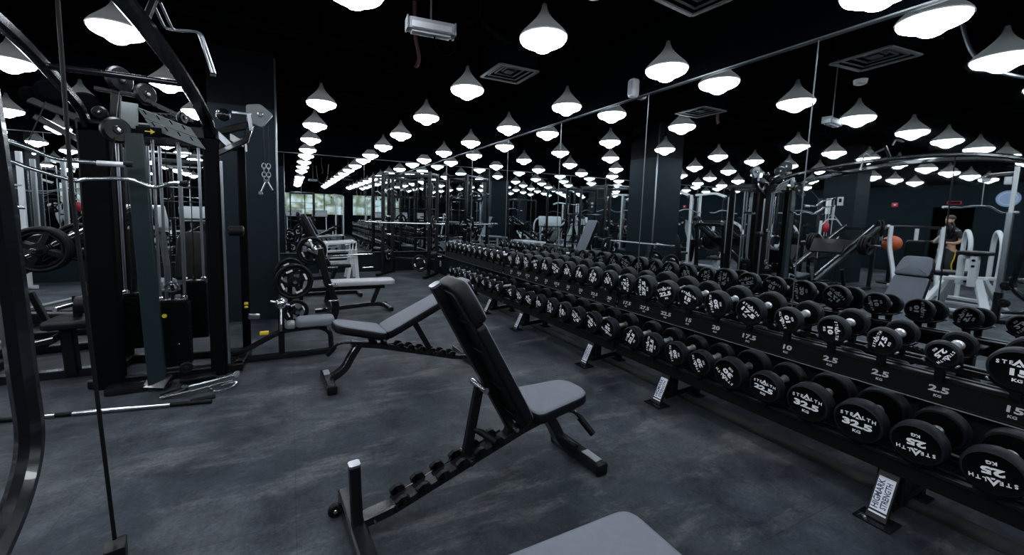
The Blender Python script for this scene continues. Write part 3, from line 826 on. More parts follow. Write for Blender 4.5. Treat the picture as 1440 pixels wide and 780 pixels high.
# ------------------------------------------------------------------ plates and barbells
def plate_mb(m, c, n, r, t_, spokes=4):
    """grip plate: rim ring, hub and spokes with open windows"""
    c = Vector(c); n = Vector(n).normalized(); q = n.to_track_quat('Z', 'Y').to_matrix()
    m.torus(c, n, r*.90, r*.10, 32, 8)
    m.torus(c, n, r*.74, r*.06, 28, 6)
    m.disc(c, n, r*.30, t_, 20)
    for k in range(spokes):
        a = 2*PI*k/spokes+.4
        p = c+q @ V(math.cos(a)*r*.2, math.sin(a)*r*.2, 0); e = c+q @ V(math.cos(a)*r*.86, math.sin(a)*r*.86, 0)
        m.rtube([p, e], t_*.7, r*.22, up=(q @ V(-math.sin(a), math.cos(a), 0)))
def weight_plate(label, c, n, r=.225, t_=.04, group='loose plates on storage pegs', spokes=4):
    t = thing('weight_plate', label, 'weight plate', c, 0, group)
    m = MB(); plate_mb(m, (0, 0, 0), n, r, t_, spokes); m.build('plate_disc', M['rubber'], t)
    n = Vector(n).normalized(); q = n.to_track_quat('Z', 'Y').to_matrix()
    p = MB()
    for k in range(spokes):
        a = 2*PI*k/spokes+.4
        for s_ in (-1, 1):
            cc = q @ V(math.cos(a)*r*.62, math.sin(a)*r*.62, s_*(t_*.5+.002)); 
            Rm = q @ rotZ(a+PI/2)
            p.box(cc, (r*.10, r*.34, .003), q @ rotZ(a-PI/2+PI/2))
    p.build('rim_marking', M['print'], t, smooth=False)
    m = MB(); m.torus((0, 0, 0), n, r*.13, r*.035, 20, 6); m.build('steel_bushing', M['steel'], t)
    return t
def barbell(label, c, ang, L=2.1, group=None, sleeves=True):
    t = thing('barbell', label, 'barbell', c, ang, group)
    MB().tube([(-L/2+.42, 0, 0), (L/2-.42, 0, 0)], .014, 12).build('bar', M['knurl'], t)
    for s_ in (-1, 1):
        MB().lathe([(.015, s_*(L/2-.43)), (.038, s_*(L/2-.425)), (.038, s_*(L/2-.40)), (.025, s_*(L/2-.395)), (.025, s_*(L/2-.01)), (.02, s_*L/2)], axis='X', seg=16).build('sleeve', M['chrome'], t)
    return t

# olympic flat bench behind the row station
t = thing('olympic_bench', 'olympic bench press station with long pale grey pad and black curved uprights', 'bench', (.55, 6.35, 0))
MB().pad(rpoly([(.50, 6.20), (1.44, 6.17), (1.44, 6.47), (.50, 6.50)][0:4], [.03, .07, .07, .03], 5), .075, .025, M=Matrix.Translation((-.55, -6.35, .40))).build('bench_pad', M['lvinyl'], t)
put(MB().rtube([(.2, 6.33, .36), (1.30, 6.33, .36)], .07, .06), 'spine', M['black'], t)
put(MB().rtube([(1.22, 6.33, .36), (1.10, 6.33, .06)], .06, .07, up=(0, 1, 0)), 'rear_leg', M['gloss'], t)
put(MB().rtube(bend([(.3, 6.33, .04), (1.15, 6.33, .09), (1.30, 6.30, .07), (1.36, 6.15, .03)], .08), .06, .06, up=(0, 0, 1)), 'base_rail', M['gloss'], t)
put(MB().rtube([(1.36, 6.10, .03), (1.36, 6.55, .03)], .07, .06), 'foot_crossbar', M['gloss'], t)
for y in (5.78, 6.88):
    up = put(MB().rtube(smooth_path([(.50, y, .03), (.53, y, .25), (.42, y, .6), (.34, y, 1.0)], 5), .09, .09, up=(0, 1, 0)), 'upright', M['black'], t)
    put(MB().rtube([(.34, y, .93), (.27, y, .955), (.20, y, .99)], .03, .08, up=(0, 1, 0)), 'bar_hook', M['steel'], t)
    for z in (.30, .52, .75): put(MB().tube([(.44, y-.05, z), (.56, y-.05, z)], .012, 8), 'bolt', M['chrome'], t)
put(MB().tube([(.36, 6.86, .86), (.31, 7.12, .86)], .022, 12), 'storage_peg', M['chrome'], t)
put(MB().rtube([(.50, 5.76, .05), (.50, 6.9, .05)], .08, .06), 'front_base', M['gloss'], t)
put(MB().rtube([(.42, 5.76, .55), (.42, 6.9, .55)], .06, .06), 'cross_beam', M['black'], t)
put(MB().rtube([(.50, 5.78, .06), (-.05, 5.72, .06)], .06, .06), 'side_base', M['gloss'], t)
put(MB().rtube([(-.02, 5.72, .06), (-.02, 5.72, .75)], .06, .06, up=(0, 1, 0)), 'storage_post', M['black'], t)
for x, z in ((.0, .61), (.02, .23)): put(MB().tube([(x, 5.74, z), (x+.04, 5.48, z)], .022, 12), 'storage_peg', M['chrome'], t)
for z in (.61,): put(MB().rtube([(.0, 5.72, z), (.42, 5.80, z)], .05, .05), 'storage_arm', M['black'], t)
weight_plate('large spoked black plate stored at the near side of the bench press station', (.03, 5.56, .61), (.12, -1, 0), .225)
weight_plate('small spoked plate stored low beside the chrome knob of the row seat', (.045, 5.56, .23), (.12, -1, 0), .15)
weight_plate('large spoked black plate loaded behind the tilted black backrest', (.30, 6.98, .86), (.05, -1, 0), .225)
weight_plate('large spoked black plate stored furthest left beside the pillar', (-.02, 6.02, .66), (.4, -1, 0), .20)
barbell('chrome barbell resting on the olympic bench, seen lengthwise in the mirror', (.27, 6.33, 1.012), R(90), 2.1)
# incline chair behind
t = thing('incline_bench', 'black upright backrest bench tilted left behind the bench press station', 'bench', (.35, 7.5, 0))
u = V(-.42, 0, .91).normalized(); n = V(.91, 0, .42).normalized()
p0 = V(.53, 7.35, .52)-V(.35, 7.5, 0)
Mt = Matrix(((u.x, 0, n.x, p0.x), (u.y, 1, n.y, p0.y), (u.z, 0, n.z, p0.z), (0, 0, 0, 1)))
two_tone(MB().pad(rrect(0, -.18, .98, .18, .05), .095, .025, M=Mt), n, 'back_pad', t)
MB().prism(rrect(.03, -.13, .92, .13, .03), -.02, .004, Mt).build('pad_backing', M['black'], t)
put(MB().rtube([(.48, 7.36, .55), (.16, 7.36, 1.28)], .05, .05, up=(0, 1, 0)), 'back_frame', M['black'], t)
put(MB().pad(rrect(.55, 7.2, .95, 7.5, .05), .07, .025, M=Matrix.Translation((0, 0, .50))), 'seat_pad', M['bvinyl'], t)
put(MB().rtube([(.70, 7.35, .50), (.55, 7.35, .05)], .07, .07, up=(0, 1, 0)), 'seat_post', M['black'], t)
put(MB().rtube([(.1, 7.35, .04), (1.1, 7.35, .04)], .07, .06), 'base_rail', M['black'], t)
put(MB().rtube([(.1, 7.35, .06), (.30, 7.35, 1.0)], .06, .06, up=(0, 1, 0)), 'rear_strut', M['black'], t)
for x in (.12, 1.08): put(MB().rtube([(x, 7.0, .04), (x, 7.7, .04)], .06, .06), 'foot_crossbar', M['black'], t)
t.location.y += .33; t.location.x += .02
# ------------------------------------------------------------------ cable tower with overhead arches (left)
def stack(mb, c, w, d, z0, z1, n):
    """weight plates: one column with a groove between plates"""
    h = (z1-z0)/n; rings = []
    def ring(q, z): return [V(c[0]-w/2+q, c[1]-d/2+q, z), V(c[0]+w/2-q, c[1]-d/2+q, z), V(c[0]+w/2-q, c[1]+d/2-q, z), V(c[0]-w/2+q, c[1]+d/2-q, z)]
    for i in range(n):
        a = z0+i*h; g = .004
        rings += [ring(.004, a), ring(0, a+g), ring(0, a+h-g), ring(.004, a+h-.0005)]
    return mb.ring_loft(rings)
def wheel(mb, c, n, r, t_):
    mb.disc(c, n, r, t_, 28, t_*.25); mb.disc(c, n, r*.35, t_*1.35, 16); return mb

T = thing('cable_tower', 'tall black multi-stack cable tower with overhead arches at left', 'cable machine', (-1.0, 4.25, 0))
def tp(mb, name, m, lab=None, **k): return put(mb, name, M[m], T, lab, **k)
tp(MB().rtube([(-1.36, 4.27, 0), (-1.36, 4.27, 2.12)], .19, .12, up=(0, 1, 0)), 'upright', 'matte')
tp(MB().rtube([(-1.0, 4.06, 0), (-1.07, 4.08, 2.05)], .12, .05, up=(0, 1, 0)), 'face_plate', 'teal', 'dark teal front column')
tp(MB().rtube([(-.60, 4.27, 0), (-.60, 4.27, 2.16)], .12, .12, up=(0, 1, 0)), 'upright', 'matte')
tp(MB().rtube([(-.42, 4.72, 0), (-.42, 4.72, 2.1)], .07, .07, up=(0, 1, 0)), 'upright', 'matte')
tp(MB().rtube([(-1.42, 4.9, 0), (-1.42, 4.9, 2.1)], .08, .08, up=(0, 1, 0)), 'upright', 'matte')
for z in [.5+.12*k for k in range(13)]:
    pass
h = MB()
for z in [.5+.12*k for k in range(13)]: h.disc((-1.02-.034*z, 4.034+.01*z, z), (0, -1, .0), .008, .004, 10)
# base frame
tp(MB().rtube([(-1.5, 4.30, .04), (-.42, 4.30, .04)], .10, .07), 'base_rail', 'black')
tp(MB().rtube([(-1.46, 4.9, .04), (-.40, 4.72, .04)], .08, .07), 'base_rail', 'black')
tp(MB().rtube([(-1.42, 4.28, .04), (-1.42, 4.92, .04)], .08, .07), 'base_rail', 'black')
tp(MB().rtube([(-.46, 4.28, .04), (-.42, 4.75, .04)], .08, .07), 'base_rail', 'black')
tp(MB().box((-1.13, 4.12, .03), (.42, .15, .05), rotZ(.05), .01), 'foot_plate', 'gloss')
tp(MB().box((-.74, 4.14, .035), (.26, .10, .03), rotZ(.12), .01), 'foot_plate', 'black')
tp(MB().rtube([(-1.02, 4.02, .03), (-.98, 4.1, .11)], .18, .03), 'foot_rest', 'gloss')
tp(wheel(MB(), (-.82, 4.12, .14), (.3, -1, 0), .05, .03), 'low_pulley', 'rubber')
# stacks
for c, w, z0, z1, n in (((-.94, 4.36), .24, .10, .66, 13), ((-.83, 4.66), .20, .26, .78, 13), ((-1.26, 4.56), .15, .24, .70, 12)):
    g = tp(stack(MB(), c, w, .12, z0, z1, n), 'weight_stack', 'matte')
    top_ = MB().box((c[0], c[1], z1+.02), (w*.9, .10, .03), bev=.006); top_.tube([(c[0], c[1], z1), (c[0], c[1], z1+.16)], .014, 10)
    put(top_, 'selector_head', M['gloss'], T)
    for s_ in (-1, 1):
        tp(MB().tube([(c[0]+s_*w*.36, c[1], z0), (c[0]+s_*w*.36, c[1], 2.05)], .012, 10), 'guide_rod', 'steel')
        tp(MB().lathe([(.022, z1+.01), (.024, z1+.05), (.014, z1+.06)], (c[0]+s_*w*.36, c[1], 0), seg=14), 'rod_collar', 'chrome')
    tp(MB().tube([(c[0], c[1], z1+.16), (c[0], c[1], 2.12)], .004, 6), 'cable', 'rubber')
tp(MB().torus((-.94, 4.34, .80), (0, 1, .2), .045, .008, 20, 6), 'lifting_ring', 'steel')
tp(MB().disc((-.99, 4.298, .56), (0, -1, 0), .018, .004, 16), 'yellow_tag', 'yellow', 'small yellow round tag')
tp(MB().disc((-.90, 4.298, .30), (0, -1, 0), .008, .006, 10), 'selector_pin', 'chrome')
tp(MB().box((-.40, 4.52, .58), (.035, .02, .025), bev=.004).box((-.40, 4.52, .545), (.03, .018, .02), bev=.004), 'yellow_handle', 'yellow')
# extra rods behind and height-adjust column with slots
for x, y in ((-1.08, 4.8), (-1.18, 4.85), (-.62, 4.62), (-.70, 4.85)):
    tp(MB().tube([(x, y, .08), (x, y, 2.05)], .013, 10), 'guide_rod', 'steel')
m = MB().rtube([(-.66, 4.92, .9), (-.66, 4.92, 1.95)], .06, .03, up=(0, 1, 0)); tp(m, 'slotted_column', 'steel')
for z in [.98+.11*k for k in range(9)]:
    MBs = MB().box((-.66, 4.90, z), (.022, .012, .055), bev=.004); tp(MBs, 'slot', 'matte')
# header
tp(MB().rtube([(-1.45, 4.27, 2.10), (-.54, 4.27, 2.12)], .12, .10), 'header_beam', 'black')
tp(MB().rtube([(-1.45, 4.9, 2.10), (-.38, 4.74, 2.10)], .08, .08), 'header_beam', 'black')
tp(MB().rtube([(-1.42, 4.27, 2.12), (-1.42, 4.92, 2.12)], .08, .08), 'header_beam', 'black')
tp(MB().rtube([(-.50, 4.27, 2.12), (-.42, 4.78, 2.12)], .08, .08), 'header_beam', 'black')
# slotted grey cover panels
ex = V(.34, 0, -.12); ey = V(.045, .02, -.075)
for k in range(2):
    o_ = V(-1.06+.05*k, 4.12, 2.26-.085*k)
    nrm = ex.cross(ey).normalized()
    m = MB().ring_loft([[o_+nrm*z, o_+ex+nrm*z, o_+ex+ey+nrm*z, o_+ey+nrm*z] for z in (0, .008)])
    pnl = tp(m, 'cover_panel', 'panel', smooth=False)
    for q in (.12, .36, .6, .84):
        a = o_+ex*q+ey*.05; b_ = a+ey*.4
        put(MB().rtube([a-nrm*.002, b_-nrm*.002], .006, .006), 'slot', M['matte'], T) if False else MB().rtube([a-Vector(T.location)-nrm*.003, b_-Vector(T.location)-nrm*.003], .006, .008).build('panel_slot', M['matte'], pnl)
tp(MB().box((-1.10, 4.12, 2.19), (.10, .02, .19), rotY(.05), .004), 'cover_panel', 'panel')
ar = MB().rtube([(-1.0, 4.075, 2.075), (-.965, 4.075, 2.075)], .012, .004); ar.prism([(0, -.02), (.028, 0), (0, .02)], 0, .004, Matrix(((1, 0, 0, -.967), (0, 0, -1, 4.077), (0, 1, 0, 2.075), (0, 0, 0, 1))))
tp(MB().box((-.98, 4.09, 2.075), (.16, .015, .075), bev=.004), 'sign_plate', 'matte'); tp(ar, 'arrow_mark', 'yellow', 'yellow arrow')
# pulleys
for c, r_, nn, tt in (((-1.17, 4.06, 2.06), .095, (.75, -1, 0), .06), ((-1.20, 4.3, 2.49), .10, (1, -.75, 0), .05), ((-1.04, 4.3, 2.40), .085, (1, -.75, 0), .045), ((-.80, 4.28, 2.24), .05, (1, -.5, 0), .04), ((-1.30, 4.2, 2.2), .05, (0, -1, 0), .04)):
    wb = MB(); wheel(wb, c, nn, r_, tt); wb.mat(1).disc(c, nn, r_*.16, tt*1.7, 12); put(wb, 'pulley_wheel', [M['black'], M['steel']], T)
tp(MB().rtube([(-1.35, 4.3, 2.40), (-1.10, 4.3, 2.38), (-.82, 4.3, 2.26)], .05, .03, up=(0, 0, 1)), 'pulley_arm', 'gloss')
tp(MB().rtube([(-1.25, 4.3, 2.1), (-1.22, 4.3, 2.42)], .06, .04, up=(0, 1, 0)), 'pulley_bracket', 'black')
tp(MB().tube([(-1.17, 4.06, 2.10), (-1.20, 4.3, 2.42)], .004, 6), 'cable', 'rubber')
for c, r_ in (((-1.60, 4.3, 2.33), .10), ((-1.41, 4.3, 2.27), .095), ((-1.72, 4.3, 2.30), .06)):
    tp(MB().ball(c, r_, 24, (1, .55, .8)) if False else MB().disc(c, (.35, -1, .25), r_, .07, 32, .03), 'pulley_cover', 'duct')
tp(MB().ball((-.50, 4.22, 2.29), .055, 24), 'ball_end', 'gloss')
tp(MB().rtube([(-1.42, 4.27, 2.14), (-1.72, 4.3, 2.26)], .06, .06, up=(0, 1, 0)), 'side_arm', 'black')
tp(MB().rtube([(-1.70, 4.3, 2.14), (-1.44, 4.28, 1.98)], .045, .045, up=(0, 1, 0)), 'side_brace', 'gloss')
# right arm with the triangular pulley housing
tp(MB().rtube([(-.60, 4.27, 2.13), (-.30, 4.27, 2.24)], .06, .06, up=(0, 1, 0)), 'side_arm', 'black')
tp(MB().rtube([(-.58, 4.25, 1.95), (-.34, 4.25, 2.10), (-.30, 4.25, 2.24)], .05, .05, up=(0, 1, 0)), 'side_brace', 'gloss')
tp(MB().rtube([(-.56, 4.24, 2.14), (-.44, 4.24, 2.02)], .05, .02, up=(0, 1, 0)), 'brace_plate', 'steel')
tp(MB().box((-.36, 4.22, 2.32), (.15, .03, .025), bev=.004), 'top_plate', 'steel')
tp(MB().box((-.30, 4.21, 2.25), (.03, .02, .14), rotY(-.1), .003), 'white_label', 'sticker', 'white label')
tri = rpoly([(-.33, 2.40), (-.33, 2.26), (-.21, 2.22), (-.12, 2.34), (-.22, 2.42)], .02, 3)
tp(MB().prism([(x, z) for x, z in tri], 4.22, 4.26, Matrix(((1, 0, 0, 0), (0, 0, 1, 0), (0, 1, 0, 0), (0, 0, 0, 1)))), 'pulley_housing', 'grey')
tp(MB().disc((-.22, 4.21, 2.33), (0, -1, 0), .022, .03, 16), 'axle', 'chrome')
for x in (-.20, -.165):
    tp(MB().tube([(x, 4.24, 2.24), (x, 4.24, 1.90)], .004, 6), 'cable', 'rubber')
# little black roller and label on the right upright
tp(MB().lathe([(.03, -.06), (.045, -.05), (.045, .05), (.03, .06)], (-.43, 4.2, 1.30), 'X', 18), 'adjuster_roller', 'rubber')
tp(MB().tube([(-.52, 4.22, .1), (-.53, 4.22, 1.9)], .012, 10), 'guide_rod', 'steel')
# arches
a2 = smooth_path([(-.60, 4.27, 2.08), (-.60, 4.10, 2.20), (-.61, 3.75, 2.29), (-.63, 3.2, 2.37), (-.65, 2.5, 2.41), (-.65, 1.9, 2.37), (-.65, 1.5, 2.25), (-.65, 1.36, 2.05)], 6)
tp(MB().rtube(a2, .09, .055, up=(0, 0, 1), ch=.016), 'arch_beam', 'gloss')
a1 = smooth_path([(-1.40, 4.27, 2.08), (-1.38, 4.10, 2.20), (-1.36, 3.8, 2.28), (-1.30, 3.2, 2.37), (-1.26, 2.6, 2.41), (-1.2, 1.9, 2.37), (-1.18, 1.4, 2.2), (-1.17, 1.25, 1.95), (-1.17, 1.2, 0)], 6)
tp(MB().rtube(a1, .075, .055, up=(1, 0, 0), ch=.016), 'arch_beam', 'gloss')
jp = smooth_path([(-.65, 1.36, 2.08), (-.65, 1.42, 1.75), (-.65, 1.455, 1.40), (-.655, 1.49, 1.05), (-.655, 1.50, .86), (-.65, 1.43, .75), (-.645, 1.30, .67), (-.64, 1.1, .60), (-.64, .95, .57)], 6)
tp(MB().rtube(jp, .05, .055, up=(1, 0, 0), ch=.016), 'near_post', 'gloss')
tp(MB().rtube([(-.64, .93, 0), (-.64, .93, .62)], .08, .08, up=(1, 0, 0)), 'near_leg', 'black')
tp(MB().rtube([(-1.25, .93, .04), (-.6, .93, .04)], .08, .07), 'base_rail', 'black')
for z_, y_ in ((2.1, 1.38),): tp(MB().tube([(-.65, y_-.05, z_), (-1.18, y_-.05, z_)], .03, 12), 'cross_tube', 'gloss')
tp(MB().tube([(-.66, 3.5, 2.33), (-1.32, 3.5, 2.33)], .02, 12), 'cross_tube', 'gloss')
# pull-up handles under the arch
for dx in (0, .035):
    tp(MB().tube(bend([(-.62+dx, 2.75, 2.55), (-.60+dx, 2.9, 2.47), (-.45+dx*.4, 2.9, 2.49), (-.39+dx*.4, 2.9, 2.27)], .03), .007, 10), 'pull_up_handle', 'steel')
tp(MB().tube([(-.40, 2.9, 2.265), (-.372, 2.9, 2.265)], .012, 10), 'handle_end', 'chrome')
tp(MB().tube(bend([(-.55, 2.55, 2.60), (-.47, 2.6, 2.63), (-.45, 2.62, 2.56)], .02), .010, 10), 'pull_up_handle', 'steel')
tp(MB().rtube([(-.64, 2.7, 2.42), (-.60, 2.75, 2.58)], .03, .03), 'handle_bracket', 'black')

# near cable and its floor block
t = thing('cable_column', 'thin black taut cable in left foreground running to a floor block', 'cable', (-.68, 2.07, 0))
put(MB().tube([(-.68, 2.07, .12), (-.75, 2.11, 1.55), (-.755, 2.12, 2.40)], .0075, 8), 'cable', M['rubber'], t)
m = MB().box((-.68, 2.07, .055), (.07, .09, .09), rotZ(.2), .005); put(m, 'pulley_block', M['black'], t)

# lat bars hanging in the tower
def bar_thing(name, label, cat, pts, r_, loc, ends=True, m='chrome'):
    t = thing(name, label, cat, loc)
    put(MB().tube(smooth_path(pts, 5), r_, 12), 'bar', M[m], t)
    if ends:
        for e, f_ in ((pts[0], pts[1]), (pts[-1], pts[-2])):
            e, f_ = Vector(e), Vector(f_); d = (e-f_).normalized()
            put(MB().tube([e-d*.02, e+d*.03], r_*1.5, 12), 'end_cap', M['rubber'], t)
    return t
t = bar_thing('lat_bar', 'long straight-ended chrome lat bar, upper of two left of the tower', 'bar', [(-2.05, 3.92, 1.96), (-1.72, 3.9, 1.91), (-1.59, 3.9, 1.87), (-1.46, 3.9, 1.81), (-1.3, 3.9, 1.80), (-1.07, 3.9, 1.80)], .014, (-1.5, 3.9, 1.8))
put(MB().tube([(-1.60, 3.9, 1.88), (-1.60, 4.2, 2.24)], .004, 6), 'cable', M['rubber'], t)
put(MB().tube([(-1.24, 3.9, 1.795), (-1.08, 3.9, 1.795)], .019, 12), 'grip', M['knurl'], t)
t = bar_thing('lat_bar', 'wavy chrome lat bar, lower of two, hanging across the tower front', 'bar', [(-1.98, 3.9, 1.82), (-1.73, 3.9, 1.79), (-1.58, 3.9, 1.73), (-1.37, 3.9, 1.665), (-1.29, 3.9, 1.68), (-1.07, 3.9, 1.69), (-.93, 3.9, 1.64), (-.82, 3.9, 1.675), (-.74, 3.9, 1.68)], .014, (-1.3, 3.9, 1.68))
put(MB().tube([(-1.17, 3.9, 1.69), (-1.17, 4.02, 2.0)], .004, 6), 'cable', M['rubber'], t)
# chain and V handle on the right arm
t = thing('v_grip_attachment', 'short chain with a chrome V handle hanging from the right arm', 'handle', (-.19, 4.24, 1.62))
for x in (-.205, -.168):
    m = MB()
    for k in range(4):
        m2 = MB().torus((0, 0, 0), (1, 0, 0) if k % 2 else (0, 1, 0), .016, .0035, 14, 6); bmesh.ops.scale(m2.bm, verts=m2.bm.verts, vec=(1, 1, 1.5)); bmesh.ops.translate(m2.bm, verts=m2.bm.verts, vec=(x, 4.24, 1.885-.038*k)); put(m2, 'chain_link', M['steel'], t)
put(MB().tube([(-.19, 4.24, 1.75), (-.235, 4.24, 1.645)], .008, 8), 'handle_arm', M['steel'], t)
put(MB().tube([(-.18, 4.24, 1.75), (-.135, 4.24, 1.66)], .008, 8), 'handle_arm', M['steel'], t)
put(MB().tube([(-.21, 4.24, 1.755), (-.165, 4.24, 1.755)], .012, 10), 'handle_top', M['steel'], t)
put(MB().tube([(-.235, 4.18, 1.64), (-.235, 4.30, 1.64)], .016, 12), 'grip', M['chrome'], t)
put(MB().tube([(-.135, 4.18, 1.655), (-.135, 4.30, 1.655)], .016, 12), 'grip', M['rubber'], t)

# bars lying on the floor
t = thing('floor_lat_bar', 'long chrome bar with black rubber ends lying on the floor at left', 'bar', (-1.2, 3.75, 0))
P0, P1 = V(-2.45, 3.93, .018), V(-.57, 3.62, .018)
def seg_(a, b_, r_, nm, m): put(MB().tube([P0.lerp(P1, a), P0.lerp(P1, b_)], r_, 14), nm, M[m], t)
seg_(.0, .45, .016, 'rubber_grip', 'rubber'); seg_(.45, .50, .017, 'steel_section', 'chrome'); seg_(.50, .55, .016, 'rubber_section', 'rubber'); seg_(.55, .86, .0165, 'steel_section', 'chrome'); seg_(.86, 1.0, .016, 'rubber_grip', 'rubber')
t = thing('row_handle', 'chrome double-D rowing handle lying at the foot of the tower', 'handle', (-.7, 3.9, 0))
put(MB().tube([(-.93, 3.80, .03), (-.70, 3.86, .035), (-.47, 3.95, .045)], .011, 10), 'handle_bar', M['chrome'], t)
put(MB().tube([(-.82, 3.93, .03), (-.62, 3.96, .05), (-.45, 4.0, .07)], .012, 10), 'handle_bar', M['chrome'], t)
put(MB().tube(bend([(-.62, 3.88, .02), (-.58, 3.80, .02), (-.46, 3.84, .02), (-.43, 3.93, .03), (-.55, 3.92, .02)], .02), .009, 10), 'hand_loop', M['chrome'], t)
put(MB().disc((-.44, 4.0, .07), (.5, -1, .3), .028, .012, 20), 'end_cap', M['steel'], t)
put(MB().tube([(-.93, 3.84, .025), (-.80, 3.92, .03)], .02, 10).ball((-.80, 3.93, .035), .03, 14), 'swivel', M['gloss'], t)
t = MB().rtube([(-.72, 3.70, .012), (-.56, 3.72, .012)], .05, .012).build('rubber_strap', M['rubber']); tag(t, 'short black rubber strap on the floor by the tower foot', 'strap')

# seated row station to the right of the tower
t = thing('seated_row_seat', 'low seated row station with dark pad and looped tube frame', 'cable machine', (-.05, 4.5, 0))
put(MB().rtube(bend([(-.53, 4.5, .10), (-.42, 4.5, .12), (-.10, 4.5, .285), (.24, 4.5, .30), (.36, 4.5, .24), (.37, 4.5, .03)], .09), .05, .055, up=(0, 1, 0), ch=.015), 'frame_tube', M['gloss'], t)
put(MB().rtube([(-.60, 4.5, .03), (.39, 4.5, .03)], .06, .055, ch=.012), 'base_rail', M['gloss'], t)
put(MB().rtube([(-.10, 4.5, .03), (-.10, 4.5, .55)], .055, .055, up=(0, 1, 0)), 'post', M['black'], t)
put(MB().pad(rrect(.03, 4.37, .40, 4.62, .06), .075, .03, M=Matrix.Translation((0, 0, .325))), 'seat_pad', M['vinyl'], t)
put(MB().pad(rrect(-.06, 4.40, .03, 4.56, .03), .06, .025, M=Matrix.Translation((0, 0, .315))), 'front_pad', M['grey'], t)
put(MB().ball((-.10, 4.44, .575), .052, 20), 'chrome_knob', M['chrome'], t)
put(MB().tube([(-.19, 4.46, .60), (-.02, 4.46, .55)], .010, 8), 'knob_bar', M['steel'], t)
put(MB().tube([(-.10, 4.46, .56), (-.10, 4.30, .40), (-.10, 4.32, .33)], .012, 8), 'foot_bracket', M['steel'], t)
put(MB().box((-.33, 4.42, .47), (.10, .03, .055), rotY(.1), .01), 'adjuster_knob', M['steel'], t)
put(MB().box((-.25, 4.45, .29), (.08, .04, .035), bev=.008), 'yellow_handle', M['yellow'], t)
put(MB().rtube([(-.58, 4.48, .18), (-.56, 4.48, .75)], .05, .05, up=(0, 1, 0)), 'front_post', M['black'], t)
# ------------------------------------------------------------------ machines of the far side and those seen in the mirrors
def L_(t):
    def f(mb, name, m, lab=None, **k): return mb.build(name, M[m] if isinstance(m, str) else [M[q] for q in m], t, lab, **k)
    return f
MG = 'machines standing around the gym'

def power_rack(label, loc, rz, frame='black', h=2.45, D=.55):
    t = thing('power_rack', label, 'rack', loc, rz); p = L_(t)
    for x in (-.58, .58):
        for y in (-D, D):
            p(MB().rtube([(x, y, .05), (x, y, h)], .07, .07, up=(0, 1, 0)), 'upright', frame)
        p(MB().rtube([(x, -D-.3, .035), (x, D+.1, .035)], .07, .06), 'base_rail', frame)
        p(MB().rtube([(x, -D, h-.05), (x, D, h-.05)], .07, .07), 'top_rail', frame)
        for z in (.45, .95, 1.4):
            p(MB().tube([(x*1.06, D, z), (x*1.24, D, z)], .022, 12), 'storage_peg', 'chrome')
        p(MB().rtube([(x, -D-.03, 1.2), (x, -D-.13, 1.18), (x, -D-.15, 1.25)], .05, .03, up=(1, 0, 0)), 'bar_hook', 'steel')
        p(MB().rtube([(x, -D, .55), (x, D, .55)], .05, .05), 'safety_arm', 'steel')
    p(MB().tube([(-.6, -D, h-.02), (.6, -D, h-.02)], .018, 12), 'pull_up_bar', 'steel')
    p(MB().rtube([(-.58, D, h-.05), (.58, D, h-.05)], .07, .07), 'rear_beam', frame)
    p(MB().rtube([(-.58, D, .35), (.58, D, .35)], .07, .07), 'rear_beam', frame)
    for z in (.9, 1.25, 1.6, 1.9): p(MB().tube([(-.55, D+.02, z), (.55, D+.02, z)], .012, 10), 'rear_rung', 'gloss')
    return t
def leg_press(label, loc, rz, frame='black', L=2.4):
    """rails rise along +x"""
    t = thing('leg_press', label, 'leg machine', loc, rz); p = L_(t)
    for y in (-.33, .33):
        p(MB().rtube([(0, y, .30), (L, y, 1.45)], .07, .08), 'rail', frame)
        p(MB().tube([(.1, y*.8, .42), (L*.97, y*.8, 1.50)], .018, 12), 'guide_rod', 'chrome')
        p(MB().rtube([(-.5, y, .04), (L*.95, y, .04)], .08, .07), 'base_rail', frame)
        p(MB().rtube([(L*.93, y, .04), (L*.97, y, 1.42)], .07, .07, up=(0, 1, 0)), 'rear_post', frame)
        p(MB().rtube([(L*.5, y, .04), (L*.42, y, .52)], .06, .06, up=(0, 1, 0)), 'mid_post', frame)
        sp = p(MB().tube([(L*.62, y*1.2, 1.06), (L*.62, y*2.3, 1.06)], .024, 12), 'weight_horn', 'chrome')
        for q in range(3):
            m = MB(); plate_mb(m, (L*.62, y*(1.35+.16*q), 1.06), (0, 1, 0), .22, .04); p(m, 'weight_disc', 'rubber')
    p(MB().rtube([(L*.98, -.33, 1.42), (L*.98, .33, 1.42)], .07, .07), 'top_beam', frame)
    p(MB().box((L*.60, 0, 1.02), (.5, .56, .06), rotY(-math.atan2(1.15, L)), .01), 'sled', frame)
    p(MB().box((L*.44, 0, 1.02), (.05, .62, .34), rotY(.5), .01), 'foot_platform', 'black')
    Mt = Matrix.Translation((-.35, 0, .35)) @ Matrix.Rotation(R(-55), 4, 'Y')
    Mt = Matrix.Translation((-.45, 0, .32)) @ Matrix.Rotation(R(-8), 4, 'Y')
    p(MB().pad(rrect(0, -.24, .5, .24, .05), .08, .03, M=Mt), 'seat_pad', 'bvinyl')
    Mt = Matrix.Translation((-.45, 0, .38)) @ Matrix.Rotation(R(-125), 4, 'Y')
    p(MB().pad(rrect(0, -.24, .75, .24, .05), .08, .03, M=Mt), 'back_pad', 'bvinyl')
    p(MB().rtube([(-.3, 0, .04), (-.35, 0, .36)], .1, .1, up=(0, 1, 0)), 'seat_post', frame)
    return t
